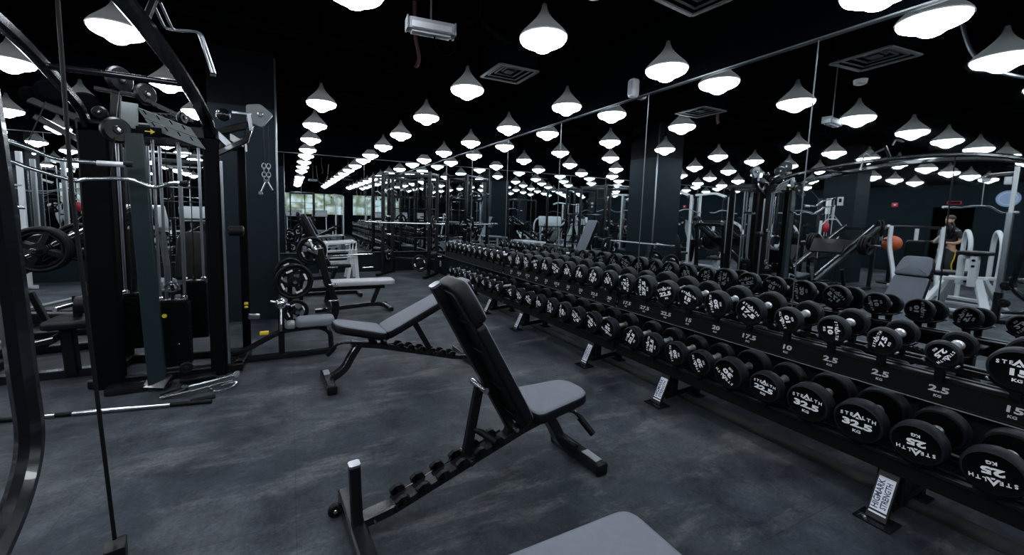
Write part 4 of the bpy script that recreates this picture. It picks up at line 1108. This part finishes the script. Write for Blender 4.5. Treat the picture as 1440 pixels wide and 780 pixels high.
def treadmill(label, loc, rz):
    t = thing('treadmill', label, 'treadmill', loc, rz); p = L_(t)
    p(MB().box((0, 0, .12), (1.75, .78, .14), bev=.03), 'deck', 'black')
    p(MB().box((-.05, 0, .195), (1.45, .52, .012)), 'running_belt', 'rubber')
    for y in (-.36, .36):
        p(MB().box((-.05, y, .20), (1.6, .07, .03), bev=.01), 'side_rail', 'grey')
        p(MB().rtube([(.78, y, .15), (.62, y, 1.18)], .09, .06, up=(0, 1, 0)), 'mast', 'steel')
        p(MB().tube([(.62, y, 1.10), (.2, y, 1.0), (.05, y, .98)], .022, 12), 'handrail', 'rubber')
    p(MB().box((.78, 0, .24), (.4, .74, .2), bev=.06), 'motor_hood', 'grey')
    p(MB().box((.66, 0, 1.32), (.08, .86, .40), rotY(-.3), .03), 'console', 'white')
    p(MB().box((.615, 0, 1.33), (.01, .62, .28), rotY(-.3), .01), 'screen', 'duct')
    p(MB().rtube([(.55, -.34, 1.12), (.55, .34, 1.12)], .05, .05), 'console_tray', 'black')
    return t
def lever_machine(label, loc, rz, frame='white', name='plate_loaded_machine'):
    t = thing(name, label, 'machine', loc, rz); p = L_(t)
    for y in (-.42, .42):
        p(MB().rtube(smooth_path([(-.6, y*.8, .04), (-.35, y*.85, .5), (-.15, y, 1.05), (-.12, y, 1.5)], 5), .10, .07, up=(0, 1, 0)), 'curved_upright', frame)
        p(MB().rtube([(-.65, y*.8, .035), (.6, y*.5, .035)], .07, .06), 'base_rail', frame)
        p(MB().rtube(smooth_path([(-.12, y*1.1, 1.5), (.2, y*1.25, 1.38), (.5, y*1.1, 1.15)], 5), .05, .06, up=(0, 0, 1)), 'press_arm', frame)
        p(MB().tube([(.5, y*1.1, 1.15), (.5, y*.6, 1.15)], .018, 12), 'hand_grip', 'rubber')
        p(MB().tube([(.1, y*1.15, 1.43), (.1, y*1.75, 1.43)], .023, 12), 'weight_horn', 'chrome')
        for q in range(2):
            m = MB(); plate_mb(m, (.1, y*(1.3+.14*q), 1.43), (0, 1, 0), .20, .04); p(m, 'weight_disc', 'rubber')
    p(MB().rtube([(-.13, -.44, 1.48), (-.13, .44, 1.48)], .07, .07), 'top_beam', 'black')
    p(MB().rtube([(-.6, -.34, .06), (-.6, .34, .06)], .07, .07), 'rear_beam', frame)
    p(MB().rtube([(.0, 0, .04), (.12, 0, .45)], .08, .08, up=(0, 1, 0)), 'seat_post', frame)
    p(MB().rtube([(-.6, 0, .04), (.6, 0, .04)], .08, .07), 'centre_rail', frame)
    p(MB().pad(rrect(-.05, -.2, .38, .2, .06), .07, .025, M=Matrix.Translation((0, 0, .45))), 'seat_pad', 'bvinyl')
    p(MB().pad(rrect(0, -.16, .65, .16, .06), .07, .025, M=Matrix.Translation((-.06, 0, .55)) @ Matrix.Rotation(R(-100), 4, 'Y')), 'back_pad', 'bvinyl')
    p(MB().rtube([(-.14, 0, .5), (-.18, 0, 1.45)], .06, .06, up=(0, 1, 0)), 'spine_post', frame)
    return t
def pulldown(label, loc, rz, frame='black', h=2.35):
    t = thing('pulldown_machine', label, 'cable machine', loc, rz); p = L_(t)
    for y in (-.22, .22):
        p(MB().rtube([(-.5, y, .04), (-.5, y, h)], .07, .07, up=(0, 1, 0)), 'upright', frame)
        p(MB().tube([(-.5, y*.5, .1), (-.5, y*.5, h-.1)], .012, 10), 'guide_rod', 'chrome')
    p(stack(MB(), (-.5, 0), .26, .13, .12, .85, 16), 'weight_stack', 'matte')
    p(MB().rtube(bend([(-.5, 0, h), (.2, 0, h+.04), (.55, 0, h-.08)], .1), .07, .08, up=(0, 1, 0)), 'top_arm', frame)
    m = MB(); wheel(m, (.52, 0, h-.12), (0, 1, 0), .06, .04); p(m, 'pulley_wheel', 'gloss')
    p(MB().rtube([(-.55, -.3, .035), (-.55, .3, .035)], .08, .06), 'base_rail', frame)
    p(MB().rtube([(-.55, 0, .035), (.7, 0, .035)], .08, .06), 'base_rail', frame)
    p(MB().rtube([(.66, -.3, .035), (.66, .3, .035)], .08, .06), 'foot_crossbar', frame)
    p(MB().rtube([(.35, 0, .04), (.35, 0, .45)], .08, .08, up=(0, 1, 0)), 'seat_post', frame)
    p(MB().pad(rrect(.15, -.18, .55, .18, .06), .07, .025, M=Matrix.Translation((0, 0, .45))), 'seat_pad', 'bvinyl')
    p(MB().tube([(.0, -.25, .64), (.0, .25, .64)], .055, 16), 'knee_roller', 'rubber')
    p(MB().rtube([(-.48, 0, .6), (.0, 0, .6)], .05, .05), 'knee_arm', frame)
    p(MB().tube([(.52, 0, h-.15), (.52, 0, 1.83)], .004, 6), 'cable', 'rubber')
    p(MB().tube(smooth_path([(.52, -.65, 1.76), (.52, -.42, 1.76), (.52, -.15, 1.83), (.52, .15, 1.83), (.52, .42, 1.76), (.52, .65, 1.76)], 4), .015, 12), 'pull_bar', 'steel')
    return t

# power rack in the far corner, with a loaded barbell and plates
RX, RY, RA = 2.60, 9.66, R(-38)
rk = power_rack('black power rack standing in the far corner by the mirrors', (RX, RY, 0), RA, D=.26)
def wloc(x, y, z):
    c, s_ = math.cos(RA), math.sin(RA); return (RX+x*c-y*s_, RY+x*s_+y*c, z)
nv = V(math.cos(RA), math.sin(RA), 0)
barbell('barbell racked on the far corner power rack', wloc(0, -.36, 1.262), RA, 2.0)
weight_plate('spoked plate on the left side of the corner power rack', wloc(-.71, .26, .45), nv, .2, group='plates on the corner power rack')
weight_plate('spoked plate on the near barbell sleeve of the corner power rack', wloc(.72, -.36, 1.262), nv, .2, group='plates on the corner power rack')
weight_plate('bright-spoked plate leaning low at the right front of the corner power rack', wloc(.40, -.36, .34), V(-.62, -.79, .1), .2, group='plates on the corner power rack')
for k in range(7):
    x = -.5+.16*k
    t = thing('cable_attachment', 'short black cable attachment hanging from the top rail, %s from left' % ORD[k], 'attachment', wloc(x, -.33, 2.0), RA+R(20*k), 'attachments hanging on the corner power rack')
    MB().tube([(0, 0, .42), (0, 0, .05)], .006, 6).build('strap', M['rubber'], t)
    q = .10+.03*(k % 3)
    MB().tube([(-q, 0, 0), (0, 0, .06), (q, 0, -.03 if k % 2 else .0)], .013, 8).build('hook_bar', M['steel' if k % 2 else 'gloss'], t)
    MB().tube([(q, 0, -.03 if k % 2 else 0), (q*1.2, 0, -.18)], .018, 8).build('grip', M['rubber'], t)

# white low bench frame near the far mirror
t = thing('white_machine', 'small white A-frame machine in front of the far mirror', 'machine', (1.1, 9.35, 0)); 
for y in (9.15, 9.6):
    put(MB().rtube([(1.30, y, .02), (1.24, y, .86)], .08, .05, up=(0, 1, 0)), 'front_leg', M['white'], t)
    put(MB().rtube([(1.10, y, .02), (1.25, y, .84)], .06, .05, up=(0, 1, 0)), 'rear_leg', M['white'], t)
    put(MB().rtube([(.55, y, .80), (1.26, y, .84)], .05, .05), 'top_rail', M['white'], t)
    put(MB().rtube([(.60, y, .02), (.68, y, .80)], .06, .05, up=(0, 1, 0)), 'back_leg', M['white'], t)
    put(MB().rtube([(.60, y, .36), (1.26, y, .38)], .04, .04), 'middle_rail', M['white'], t)
for x, z in ((.70, .80), (1.24, .84), (.66, .38), (1.2, .38)): put(MB().rtube([(x, 9.12, z), (x, 9.62, z)], .05, .04), 'crosspiece', M['white'], t)
for z in (.50, .65): put(MB().tube([(.55, 9.12, z), (1.28, 9.12, z+.02)], .014, 10), 'rung', M['white'], t)
put(MB().tube([(.45, 9.1, .55), (1.6, 9.1, .58)], .016, 12), 'lever_bar', M['chrome'], t)
put(MB().tube([(1.40, 9.1, .28), (1.62, 9.1, .29)], .016, 12), 'lever_grip', M['chrome'], t)

# lat station seat left of the tower
t = thing('lat_seat_station', 'black seat station with roller pads left of the cable tower', 'cable machine', (-1.72, 4.66, 0))
put(MB().pad(rrect(-1.86, 4.46, -1.42, 4.80, .06), .07, .03, M=Matrix.Translation((0, 0, .46))), 'seat_pad', M['bvinyl'], t)
put(MB().rtube([(-1.72, 4.64, .03), (-1.74, 4.64, .46)], .09, .09, up=(0, 1, 0)), 'seat_post', M['black'], t)
put(MB().rtube([(-2.9, 4.66, .035), (-1.47, 4.66, .035)], .09, .07), 'base_rail', M['gloss'], t)
put(MB().rtube([(-2.35, 4.62, .04), (-1.78, 4.62, .38)], .07, .06), 'slanted_brace', M['black'], t)
put(MB().rtube([(-2.3, 4.58, .25), (-1.80, 4.58, .36)], .05, .05), 'foot_lever', M['gloss'], t)
for y in (4.45, 4.8): put(MB().tube([(-1.60, y, .67), (-1.44, y, .67)], .075, 20), 'roller_pad', M['bvinyl'], t)
put(MB().rtube([(-1.66, 4.62, .48), (-1.66, 4.62, .72)], .05, .05, up=(0, 1, 0)), 'roller_post', M['black'], t)
put(MB().tube([(-1.68, 4.3, .67), (-1.52, 4.9, .67)], .018, 12), 'roller_axle', M['chrome'], t)
put(MB().tube(bend([(-2.25, 4.5, .46), (-2.02, 4.5, .52), (-2.0, 4.5, .42), (-2.2, 4.5, .36)], .03), .015, 10), 'steel_handle', M['steel'], t)

# leg press behind it
lp1 = leg_press('black plate-loaded leg press with inclined rails, left of the cable tower', (-3.35, 5.75, 0), R(4), L=1.9)
wt1 = thing('hand_wheel', 'large thin black wheel behind the left end of the leg press', 'wheel', (-2.62, 5.15, .95))
put(MB().torus((-2.62, 5.15, .95), (.3, -1, 0), .27, .014, 40, 8), 'rim', M['gloss'], wt1)
for k in range(3):
    a = k*2*PI/3+.5; e = V(-2.62+.26*math.cos(a)*.96, 5.15+.26*math.cos(a)*.29, .95+.26*math.sin(a))
    put(MB().tube([(-2.62, 5.15, .95), e], .012, 8), 'spoke', M['steel'], wt1)
put(MB().rtube([(-2.62, 5.22, 0), (-2.62, 5.20, .97)], .06, .06, up=(0, 1, 0)), 'stand', M['black'], wt1)
put(MB().box((-2.50, 5.05, 1.02), (.14, .012, .05), bev=.003), 'label_plate', M['white'], wt1)
lv1 = lever_machine('white plate-loaded machine partly hidden behind the cable tower', (-3.9, 7.4, 0), R(-60))
tm1 = treadmill('treadmill with pale console, behind the cable tower on the left', (-2.35, 7.4, 0), R(70))
pd1 = pulldown('white framed pulldown machine at the far left edge of view', (-4.3, 9.2, 0), R(-90), 'white')
t = thing('shoulder_bench', 'black bench with rounded backrest seen through the cable tower', 'bench', (-1.15, 6.4, 0))
put(MB().pad(rpoly([(-.2, 0), (.2, 0), (.18, .62), (-.18, .62)], [.05, .05, .14, .14], 5), .08, .03, M=Matrix(((1, 0, 0, -1.15), (0, .2, -1, 6.45), (0, 1, .2, .55), (0, 0, 0, 1)))), 'back_pad', M['bvinyl'], t)
put(MB().pad(rrect(-1.37, 5.95, -.93, 6.35, .05), .07, .03, M=Matrix.Translation((0, 0, .45))), 'seat_pad', M['bvinyl'], t)
put(MB().rtube([(-1.15, 6.2, .03), (-1.15, 6.2, .46)], .09, .09, up=(0, 1, 0)), 'seat_post', M['black'], t)
put(MB().rtube([(-1.15, 5.8, .035), (-1.15, 6.8, .035)], .08, .07), 'base_rail', M['black'], t)
put(MB().rtube([(-1.15, 6.75, .03), (-1.15, 6.55, 1.0)], .07, .07, up=(1, 0, 0)), 'rear_post', M['black'], t)
rk2 = power_rack('black squat rack against the far mirror, behind the cable tower', (-1.9, 9.55, 0), R(0))

# ---- seen only in the side mirror: machines left of the frame
leg_press('long black leg press seen in the mirror left of the white machines', (-3.1, 4.9, 0), R(180), L=2.5)
lever_machine('white machine with two curved frames seen in the mirror', (-6.35, 4.2, 0), R(150))
t = thing('white_seat_machine', 'white splayed-leg seated machine in the mirror beside the steel pole', 'machine', (-4.0, 2.85, 0))
for sx_, sy_ in ((-1, -1), (1, -1), (-1, 1), (1, 1)):
    put(MB().rtube(smooth_path([(-4.0+sx_*.50, 2.85+sy_*.42, .03), (-4.0+sx_*.28, 2.85+sy_*.30, .30), (-4.0+sx_*.14, 2.85+sy_*.18, .62)], 5), .11, .06, up=(0, 0, 1)), 'splayed_leg', M['white'], t)
for s_ in (-1, 1):
    put(MB().rtube([(-4.5, 2.85+s_*.43, .04), (-3.5, 2.85+s_*.43, .04)], .08, .06), 'base_rail', M['white'], t)
    put(MB().rtube([(-4.0+s_*.48, 2.45, .09), (-4.0+s_*.48, 3.25, .09)], .06, .05), 'base_rail', M['white'], t)
put(MB().rtube([(-3.82, 2.72, .5), (-3.82, 2.72, 1.02)], .13, .10, up=(0, 1, 0)), 'slotted_post', M['white'], t)
for z in (.85, .95): put(MB().disc((-3.75, 2.72, z), (1, 0, 0), .022, .02, 12), 'post_hole', M['matte'], t)
put(MB().rtube([(-4.12, 2.95, .5), (-4.12, 2.95, 1.0)], .10, .08, up=(0, 1, 0)), 'rear_post', M['white'], t)
put(MB().rtube([(-3.8, 2.72, .99), (-4.15, 2.96, .99)], .07, .06), 'top_beam', M['white'], t)
put(MB().rtube([(-4.4, 2.6, .62), (-3.5, 3.0, .62)], .08, .06), 'seat_beam', M['white'], t)
put(MB().pad(rrect(-4.75, 2.95, -4.2, 3.35, .07), .09, .03, M=Matrix.Translation((0, 0, .60))), 'seat_pad', M['bvinyl'], t)
put(MB().pad(rrect(-4.25, 2.6, -3.75, 2.95, .05), .07, .025, M=Matrix.Translation((0, 0, 1.03))), 'chest_pad', M['bvinyl'], t)
t.location.y -= .13
t = thing('white_arch_machine', 'machine with two white tube arches seen in the mirror behind the steel pole', 'machine', (-5.2, 2.9, 0))
for k in range(2):
    y = 2.55+k*.45
    put(MB().tube(smooth_path([(-4.85-.25*k, y, .4), (-4.9-.25*k, y, 1.15), (-5.1-.25*k, y+.1, 1.42), (-5.35-.25*k, y+.2, 1.38), (-5.5-.25*k, y+.25, 1.05), (-5.5-.25*k, y+.25, .05)], 6), .035, 12), 'tube_arch', M['white'], t)
put(MB().rtube([(-4.85, 2.5, .42), (-5.2, 3.1, .42)], .07, .06), 'seat_beam', M['white'], t)
put(MB().rtube([(-5.5, 2.6, .05), (-5.75, 3.4, .05)], .07, .06), 'base_rail', M['white'], t)
put(MB().rtube([(-4.87, 2.6, .05), (-5.6, 2.9, .05)], .07, .06), 'base_rail', M['white'], t)
put(MB().rtube([(-4.87, 2.56, .05), (-4.87, 2.56, .42)], .07, .07, up=(0, 1, 0)), 'front_leg', M['white'], t)
put(MB().pad(rrect(-5.3, 2.7, -4.9, 3.05, .05), .08, .03, M=Matrix.Translation((0, 0, .46))), 'seat_pad', M['bvinyl'], t)
t = thing('pole_station', 'lat station on a tall bright steel pole, far right of the mirror', 'cable machine', (-3.35, 2.18, 0))
put(MB().rtube([(-3.35, 2.18, .05), (-3.35, 2.18, 1.75)], .07, .07, up=(0, 1, 0)), 'pole', M['steel'], t)
put(MB().rtube([(-3.35, 2.18, 1.72), (-3.35, 2.18, 2.46)], .045, .045, up=(0, 1, 0)), 'inner_pole', M['white'], t)
put(MB().rtube([(-3.35, 2.18, 2.36), (-3.55, 2.50, 2.36)], .05, .05), 'top_arm', M['black'], t)
put(MB().box((-3.38, 2.25, 2.25), (.10, .08, .12), bev=.01), 'pulley_box', M['white'], t)
put(wheel(MB(), (-3.57, 2.53, 2.30), (1, -.5, 0), .055, .03), 'pulley_wheel', M['gloss'], t)
put(MB().tube([(-3.58, 2.55, 2.26), (-3.60, 2.55, 1.86)], .005, 6), 'cable', M['steel'], t)
put(MB().rtube([(-3.7, 1.7, .035), (-3.1, 2.6, .035)], .08, .07), 'base_rail', M['black'], t)
put(MB().rtube([(-3.35, 2.18, .05), (-3.35, 2.18, .5)], .09, .09, up=(0, 1, 0)), 'pole_sleeve', M['black'], t)
for z in (.35, .62): put(wheel(MB(), (-3.28, 2.10, z), (1, .3, 0), .07, .06), 'weight_disc', M['rubber'], t)
put(MB().tube(smooth_path([(-3.2, 2.05, .75), (-3.05, 1.85, .72), (-3.0, 1.75, .55), (-3.1, 1.8, .3), (-3.3, 2.1, .2)], 5), .03, 12), 'curved_handle', M['gloss'], t)
u = V(-.93, -.36, 0).normalized(); c0 = V(-3.60, 2.55, 1.86)
t = thing('lat_bar', 'chrome wavy lat bar hanging in the mirror before the black doorway', 'bar', tuple(c0))
put(MB().tube(smooth_path([c0-u*.62+V(0, 0, -.03), c0-u*.42+V(0, 0, -.03), c0-u*.15, c0+u*.15, c0+u*.38+V(0, 0, -.09), c0+u*.62+V(0, 0, -.08)], 5), .015, 12), 'bar', M['chrome'], t)
for s_ in (-1, 1): put(MB().tube([c0+u*s_*.60+V(0, 0, -.03 if s_ < 0 else -.08), c0+u*s_*.70+V(0, 0, -.03 if s_ < 0 else -.08)], .02, 12), 'grip', M['knurl'], t)
# rig with hexagonal handle
pulldown('black pulldown machine with hanging bars seen in the mirror centre', (-5.6, 6.6, 0), R(-70), 'black')
c0 = V(-5.5, 5.45, 1.35)
t = thing('triangle_handle', 'white six-sided hoop handle hanging in the mirror', 'handle', tuple(c0))
put(MB().tube([c0+V(.30*math.sin(a), .1*math.sin(a), .30*math.cos(a)) for a in [k*PI/4+PI/8 for k in range(8)]], .014, 10, closed=True, cap=False), 'hoop', M['white'], t)
put(MB().tube([c0+V(0, 0, .28), c0+V(0, 0, .75)], .006, 6).tube([c0+V(-.22, -.07, .20), c0+V(0, 0, .42), c0+V(.22, .07, .20)], .008, 8), 'sling', M['steel'], t)
t = thing('storage_tree', 'black upright tree with white bar sleeves standing up, in the mirror', 'rack', (-5.35, 5.6, 0))
put(MB().rtube([(-5.35, 5.6, .05), (-5.5, 5.75, 2.15)], .08, .08, up=(0, 1, 0)), 'post', M['black'], t)
put(MB().rtube([(-5.7, 5.5, .035), (-5.0, 5.7, .035)], .08, .07), 'base_rail', M['black'], t)
put(MB().rtube([(-5.5, 5.75, 2.1), (-5.45, 5.5, 2.1)], .05, .05), 'hanger_arm', M['black'], t)
for x, z in ((-5.30, 1.75), (-5.42, 1.75), (-5.1, 1.2), (-5.62, 1.6)):
    put(MB().tube([(x, 5.5, z-.55), (x, 5.5, z)], .008, 8).tube([(x, 5.5, z), (x-.01, 5.5, z+.38)], .026, 12), 'standing_bar', M['white'], t)
put(MB().rtube([(-5.0, 5.55, .65), (-5.7, 5.55, .65)], .06, .05), 'shelf_arm', M['black'], t)
put(MB().rtube([(-5.0, 5.55, 1.2), (-5.7, 5.55, 1.2)], .04, .04), 'shelf_arm', M['black'], t)
put(MB().ball((-5.35, 5.5, 1.42), .10, 20, (1, .6, 1.4)), 'red_pouch', M['red'], t)
t = thing('exercise_ball', 'orange ball behind the white curved frames in the mirror', 'ball', (-7.3, 4.9, 1.05))
MB().ball((0, 0, 0), .20, 28).build('ball_skin', M['orange'], t); MB().disc((0, -.0, -.195), (0, 0, 1), .03, .02, 12).build('valve', M['rubber'], t)
t = thing('ball_stand', 'black post stand holding the orange ball', 'stand', (-7.3, 4.9, 0))
MB().rtube([(0, 0, .02), (0, 0, .84)], .07, .07, up=(0, 1, 0)).build('post', M['black'], t); MB().lathe([(.22, 0), (.22, .03), (.05, .05)], seg=24).build('base_disc', M['black'], t)
# round wall sign, exit light, notices
t = thing('wall_sign', 'round pale blue sign on the side wall, seen in the mirror', 'sign', (XL+.02, 4.02, 2.35))
MB().disc((0, 0, 0), (1, 0, 0), .23, .03, 32).build('sign_disc', mat('pale_blue_sign', (.22, .32, .5), .5), t); MB().torus((.016, 0, 0), (1, 0, 0), .17, .008, 32, 6).build('sign_ring', M['white'], t)
t = thing('wall_notice', 'small white notice high on the mirrored pillar', 'notice', (-6.14, 5.6, 2.1))
MB().box((0, 0, 0), (.012, .13, .22), bev=.003).build('notice_sheet', M['plastic'], t); MB().box((.008, 0, .02), (.004, .06, .1)).build('notice_mark', M['duct'], t)
t = thing('alarm_box', 'tiny red box on the wall left of the doorway in the mirror', 'box', (XL+.024, 6.4, 2.2))
MB().box((0, 0, 0), (.05, .16, .14), bev=.01).build('box_shell', M['red'], t); MB().disc((.028, 0, 0), (1, 0, 0), .03, .01, 16).build('box_button', M['white'], t)
t = thing('exit_box', 'small red light box above the black doorway', 'sign', (XL+.024, 5.05, 2.25))
MB().box((0, 0, 0), (.05, .30, .09), bev=.01).build('box_shell', M['red'], t); MB().box((.027, 0, 0), (.006, .26, .06)).build('box_face', M['duct'], t)

# ---- behind the viewer (seen in the far mirror)
places = [('lever', (-1.1, -2.2), 80, 'white machine behind the viewer, third from the windows in the mirror'),
          ('rack', (.6, -3.6), 180, 'black rack behind the viewer in the mirror'),
          ('press', (-3.6, -4.2), 60, 'black leg press behind the viewer in the far mirror'),
          ('tread', (1.6, -6.3), 90, 'treadmill nearest the windows on the right, in the far mirror'),
          ('tread', (.2, -6.3), 90, 'treadmill in front of the windows, middle of the row'),
          ('tread', (-1.2, -6.3), 90, 'treadmill in front of the windows, left of the row'),
          ('pull', (2.3, -3.4), 120, 'black pulldown machine by the side mirror behind the viewer'),
          ('lever', (-6.6, -3.4), 30, 'white machine far behind on the left, in the far mirror'),
          ('rack', (-5.4, .4), 90, 'black rack beside the white machines behind the viewer'),
          ('pull', (-8.6, -.4), 10, 'black pulldown machine close to the side wall'),
          ('press', (-7.9, 7.0), -30, 'black leg press in the far left quarter'),
          ('lever', (-8.8, 8.6), -60, 'white machine in the far left quarter'),
          ('tread', (-9.2, 2.4), 0, 'treadmill along the side wall'),
          ('pull', (-5.6, 8.9), -90, 'black pulldown machine against the far mirror on the left')]
src = {'lever': lv1, 'rack': rk2, 'press': lp1, 'tread': tm1, 'pull': pd1}
for k, (x, y), a, lab in places:
    dup(src[k], (x, y, 0), R(a), lab)
dup(b1, (1.3, -1.6, 0), R(200), 'adjustable bench with raised back behind the viewer, in the far mirror')
dup(b2, (-2.6, -.6, 0), R(60), 'low inclined adjustable bench behind the viewer, in the far mirror')
# ------------------------------------------------------------------ the person seen in the mirror
def skin_mesh(name, verts, edges, radii, mt, parent, root=0, sub=2):
    me = bpy.data.meshes.new(name); me.from_pydata([tuple(v) for v in verts], edges, [])
    o = bpy.data.objects.new(name, me); COL.objects.link(o)
    m = o.modifiers.new('s', 'SKIN'); m.use_smooth_shade = True
    for i, sv in enumerate(me.skin_vertices[0].data if me.skin_vertices else []): pass
    if not me.skin_vertices:
        bm = bmesh.new(); bm.from_mesh(me); bm.verts.layers.skin.verify(); bm.to_mesh(me); bm.free()
    for i, sv in enumerate(me.skin_vertices[0].data):
        r = radii[i]; sv.radius = r if isinstance(r, tuple) else (r, r); sv.use_root = (i == root)
    o.modifiers.new('d', 'SUBSURF').levels = sub; o.modifiers['d'].render_levels = sub
    dg = bpy.context.evaluated_depsgraph_get(); dg.update()
    nm = bpy.data.meshes.new_from_object(o.evaluated_get(dg)); nm.name = name
    nm.materials.clear(); nm.materials.append(mt)
    nm.polygons.foreach_set('use_smooth', [True]*len(nm.polygons))
    bpy.data.objects.remove(o); o = bpy.data.objects.new(name, nm); COL.objects.link(o); o.parent = parent
    return o
M['skin'] = mat('skin', (.42, .24, .16), .5)
M['hair'] = mat('dark_hair', (.03, .018, .012), .6)
M['shirt'] = mat('black_shirt', (.010, .011, .013), .8)
M['trousers'] = mat('black_trousers', (.009, .010, .012), .8)
# faces +x locally; standing, knees slightly bent, forearms forward
pt = thing('person', 'person in black clothes with a yellow side stripe, arms forward, seen in the mirror', 'person', (-9.25, 4.45, 0), R(22))
Vv = [(0, 0, .98), (0, 0, 1.12), (.0, 0, 1.28), (.0, 0, 1.42), (.015, 0, 1.50), (.03, 0, 1.57), (.04, 0, 1.64), (.035, 0, 1.72), (.03, 0, 1.775)]
E_ = [(i, i+1) for i in range(8)]
Rd = [(.15, .11), (.135, .10), (.155, .11), (.13, .10), (.06, .06), (.058, .06), (.075, .085), (.08, .09), (.055, .065)]
def add(v, r, par):
    Vv.append(v); Rd.append(r); E_.append((par, len(Vv)-1)); return len(Vv)-1
for s_ in (-1, 1):
    a = add((0, s_*.17, 1.43), .062, 3); a = add((-.04, s_*.22, 1.28), .050, a); a = add((-.05, s_*.24, 1.14), .043, a)
    a = add((.08, s_*.22, 1.08), .042, a); a = add((.20, s_*.17, 1.09), .030, a); w_i = add((.26, s_*.15, 1.10), (.022, .034), a)
    p_ = add((.31, s_*.145, 1.10), (.020, .040), w_i)
    for q, (dy, ln) in enumerate(((-.030, .050), (-.010, .060), (.010, .056), (.028, .044))):
        f_ = add((.335, s_*.145+dy, 1.10), .0095, p_); f_ = add((.335+ln*.6, s_*.145+dy*1.1, 1.092), .009, f_); add((.335+ln*.9, s_*.145+dy*1.1, 1.072), .008, f_)
    th = add((.285, s_*.145-s_*.038, 1.105), .011, w_i); add((.315, s_*.145-s_*.060, 1.10), .009, th)
    l = add((.0, s_*.10, .92), .095, 0); l = add((.03, s_*.11, .70), .080, l); l = add((.075, s_*.12, .50), .060, l); l = add((.02, s_*.12, .32), .055, l)
    l = add((-.02, s_*.12, .09), .040, l); l = add((.05, s_*.125, .045), (.045, .035), l); add((.16, s_*.13, .035), (.045, .028), l)
body = skin_mesh('body', Vv, E_, Rd, M['skin'], pt)
# face: nose, ears, eyes, mouth as small relief on the head
h = MB(); h.ball((.125, 0, 1.685), .014, 12, (1.2, .8, 1.5)); h.build('nose', M['skin'], body)
for s_ in (-1, 1):
    MB().ball((.112, s_*.030, 1.712), .010, 12).build('eye', M['white'], body)
    MB().ball((.03, s_*.088, 1.695), .020, 12, (.9, .35, 1.4)).build('ear', M['skin'], body)
MB().ball((.112, 0, 1.648), .016, 12, (.5, 1.4, .4)).build('mouth', M['red'], body)
MB().ball((.010, 0, 1.755), .100, 24, (1.05, .92, .82)).build('hair', M['hair'], pt)
# shirt
SV = [(0, 0, .93), (0, 0, 1.08), (0, 0, 1.28), (0, 0, 1.43), (.01, 0, 1.50)]; SE = [(i, i+1) for i in range(4)]
SR = [(.165, .125), (.15, .12), (.172, .128), (.145, .115), (.072, .072)]
for s_ in (-1, 1):
    SV += [(0, s_*.175, 1.435), (-.04, s_*.225, 1.28), (-.047, s_*.235, 1.20)]; n = len(SV); SE += [(3, n-3), (n-3, n-2), (n-2, n-1)]; SR += [.074, .066, .062]
skin_mesh('shirt', SV, SE, SR, M['shirt'], pt)
TV = [(0, 0, 1.00), (0, 0, .95)]; TE = [(0, 1)]; TR = [(.165, .125), (.165, .13)]
for s_ in (-1, 1):
    TV += [(0, s_*.10, .90), (.03, s_*.11, .70), (.075, s_*.12, .50), (.02, s_*.12, .32), (-.015, s_*.12, .12)]; n = len(TV)
    TE += [(1, n-5), (n-5, n-4), (n-4, n-3), (n-3, n-2), (n-2, n-1)]; TR += [.108, .094, .076, .070, .058]
tr_ = skin_mesh('trousers', TV, TE, TR, M['trousers'], pt)
for s_ in (-1, 1):
    MB().rtube(smooth_path([(0, s_*.208, .92), (.03, s_*.206, .70), (.075, s_*.197, .50), (.02, s_*.192, .32), (-.015, s_*.18, .14)], 4), .022, .012, up=(0, 1, 0)).build('side_stripe', M['yellow'], tr_, 'yellow stripe down the leg')
    MB().box((.06, s_*.125, .04), (.27, .095, .075), bev=.03).build('shoe', M['rubber'], pt)

# ------------------------------------------------------------------ world, render settings
w = bpy.data.worlds.new('world'); sc.world = w; w.use_nodes = True
bg = w.node_tree.nodes['Background']; bg.inputs[0].default_value = (.02, .03, .04, 1); bg.inputs[1].default_value = .3
sc.view_settings.view_transform = 'Standard'; sc.view_settings.look = 'None'; sc.view_settings.gamma = 1; sc.view_settings.exposure = 0.0
sc.view_settings.use_curve_mapping = False
cy_ = sc.cycles
cy_.denoising_input_passes = 'RGB_ALBEDO_NORMAL'; cy_.use_denoising = True; cy_.max_bounces = 10; cy_.glossy_bounces = 8; cy_.diffuse_bounces = 3; cy_.transmission_bounces = 4
cy_.sample_clamp_indirect = 4.0; cy_.use_light_tree = True; cy_.caustics_reflective = False; cy_.caustics_refractive = False
for o in list(bpy.data.objects):
    if o.type == 'MESH' and o.data.users and len(o.data.vertices) == 0: bpy.data.objects.remove(o)
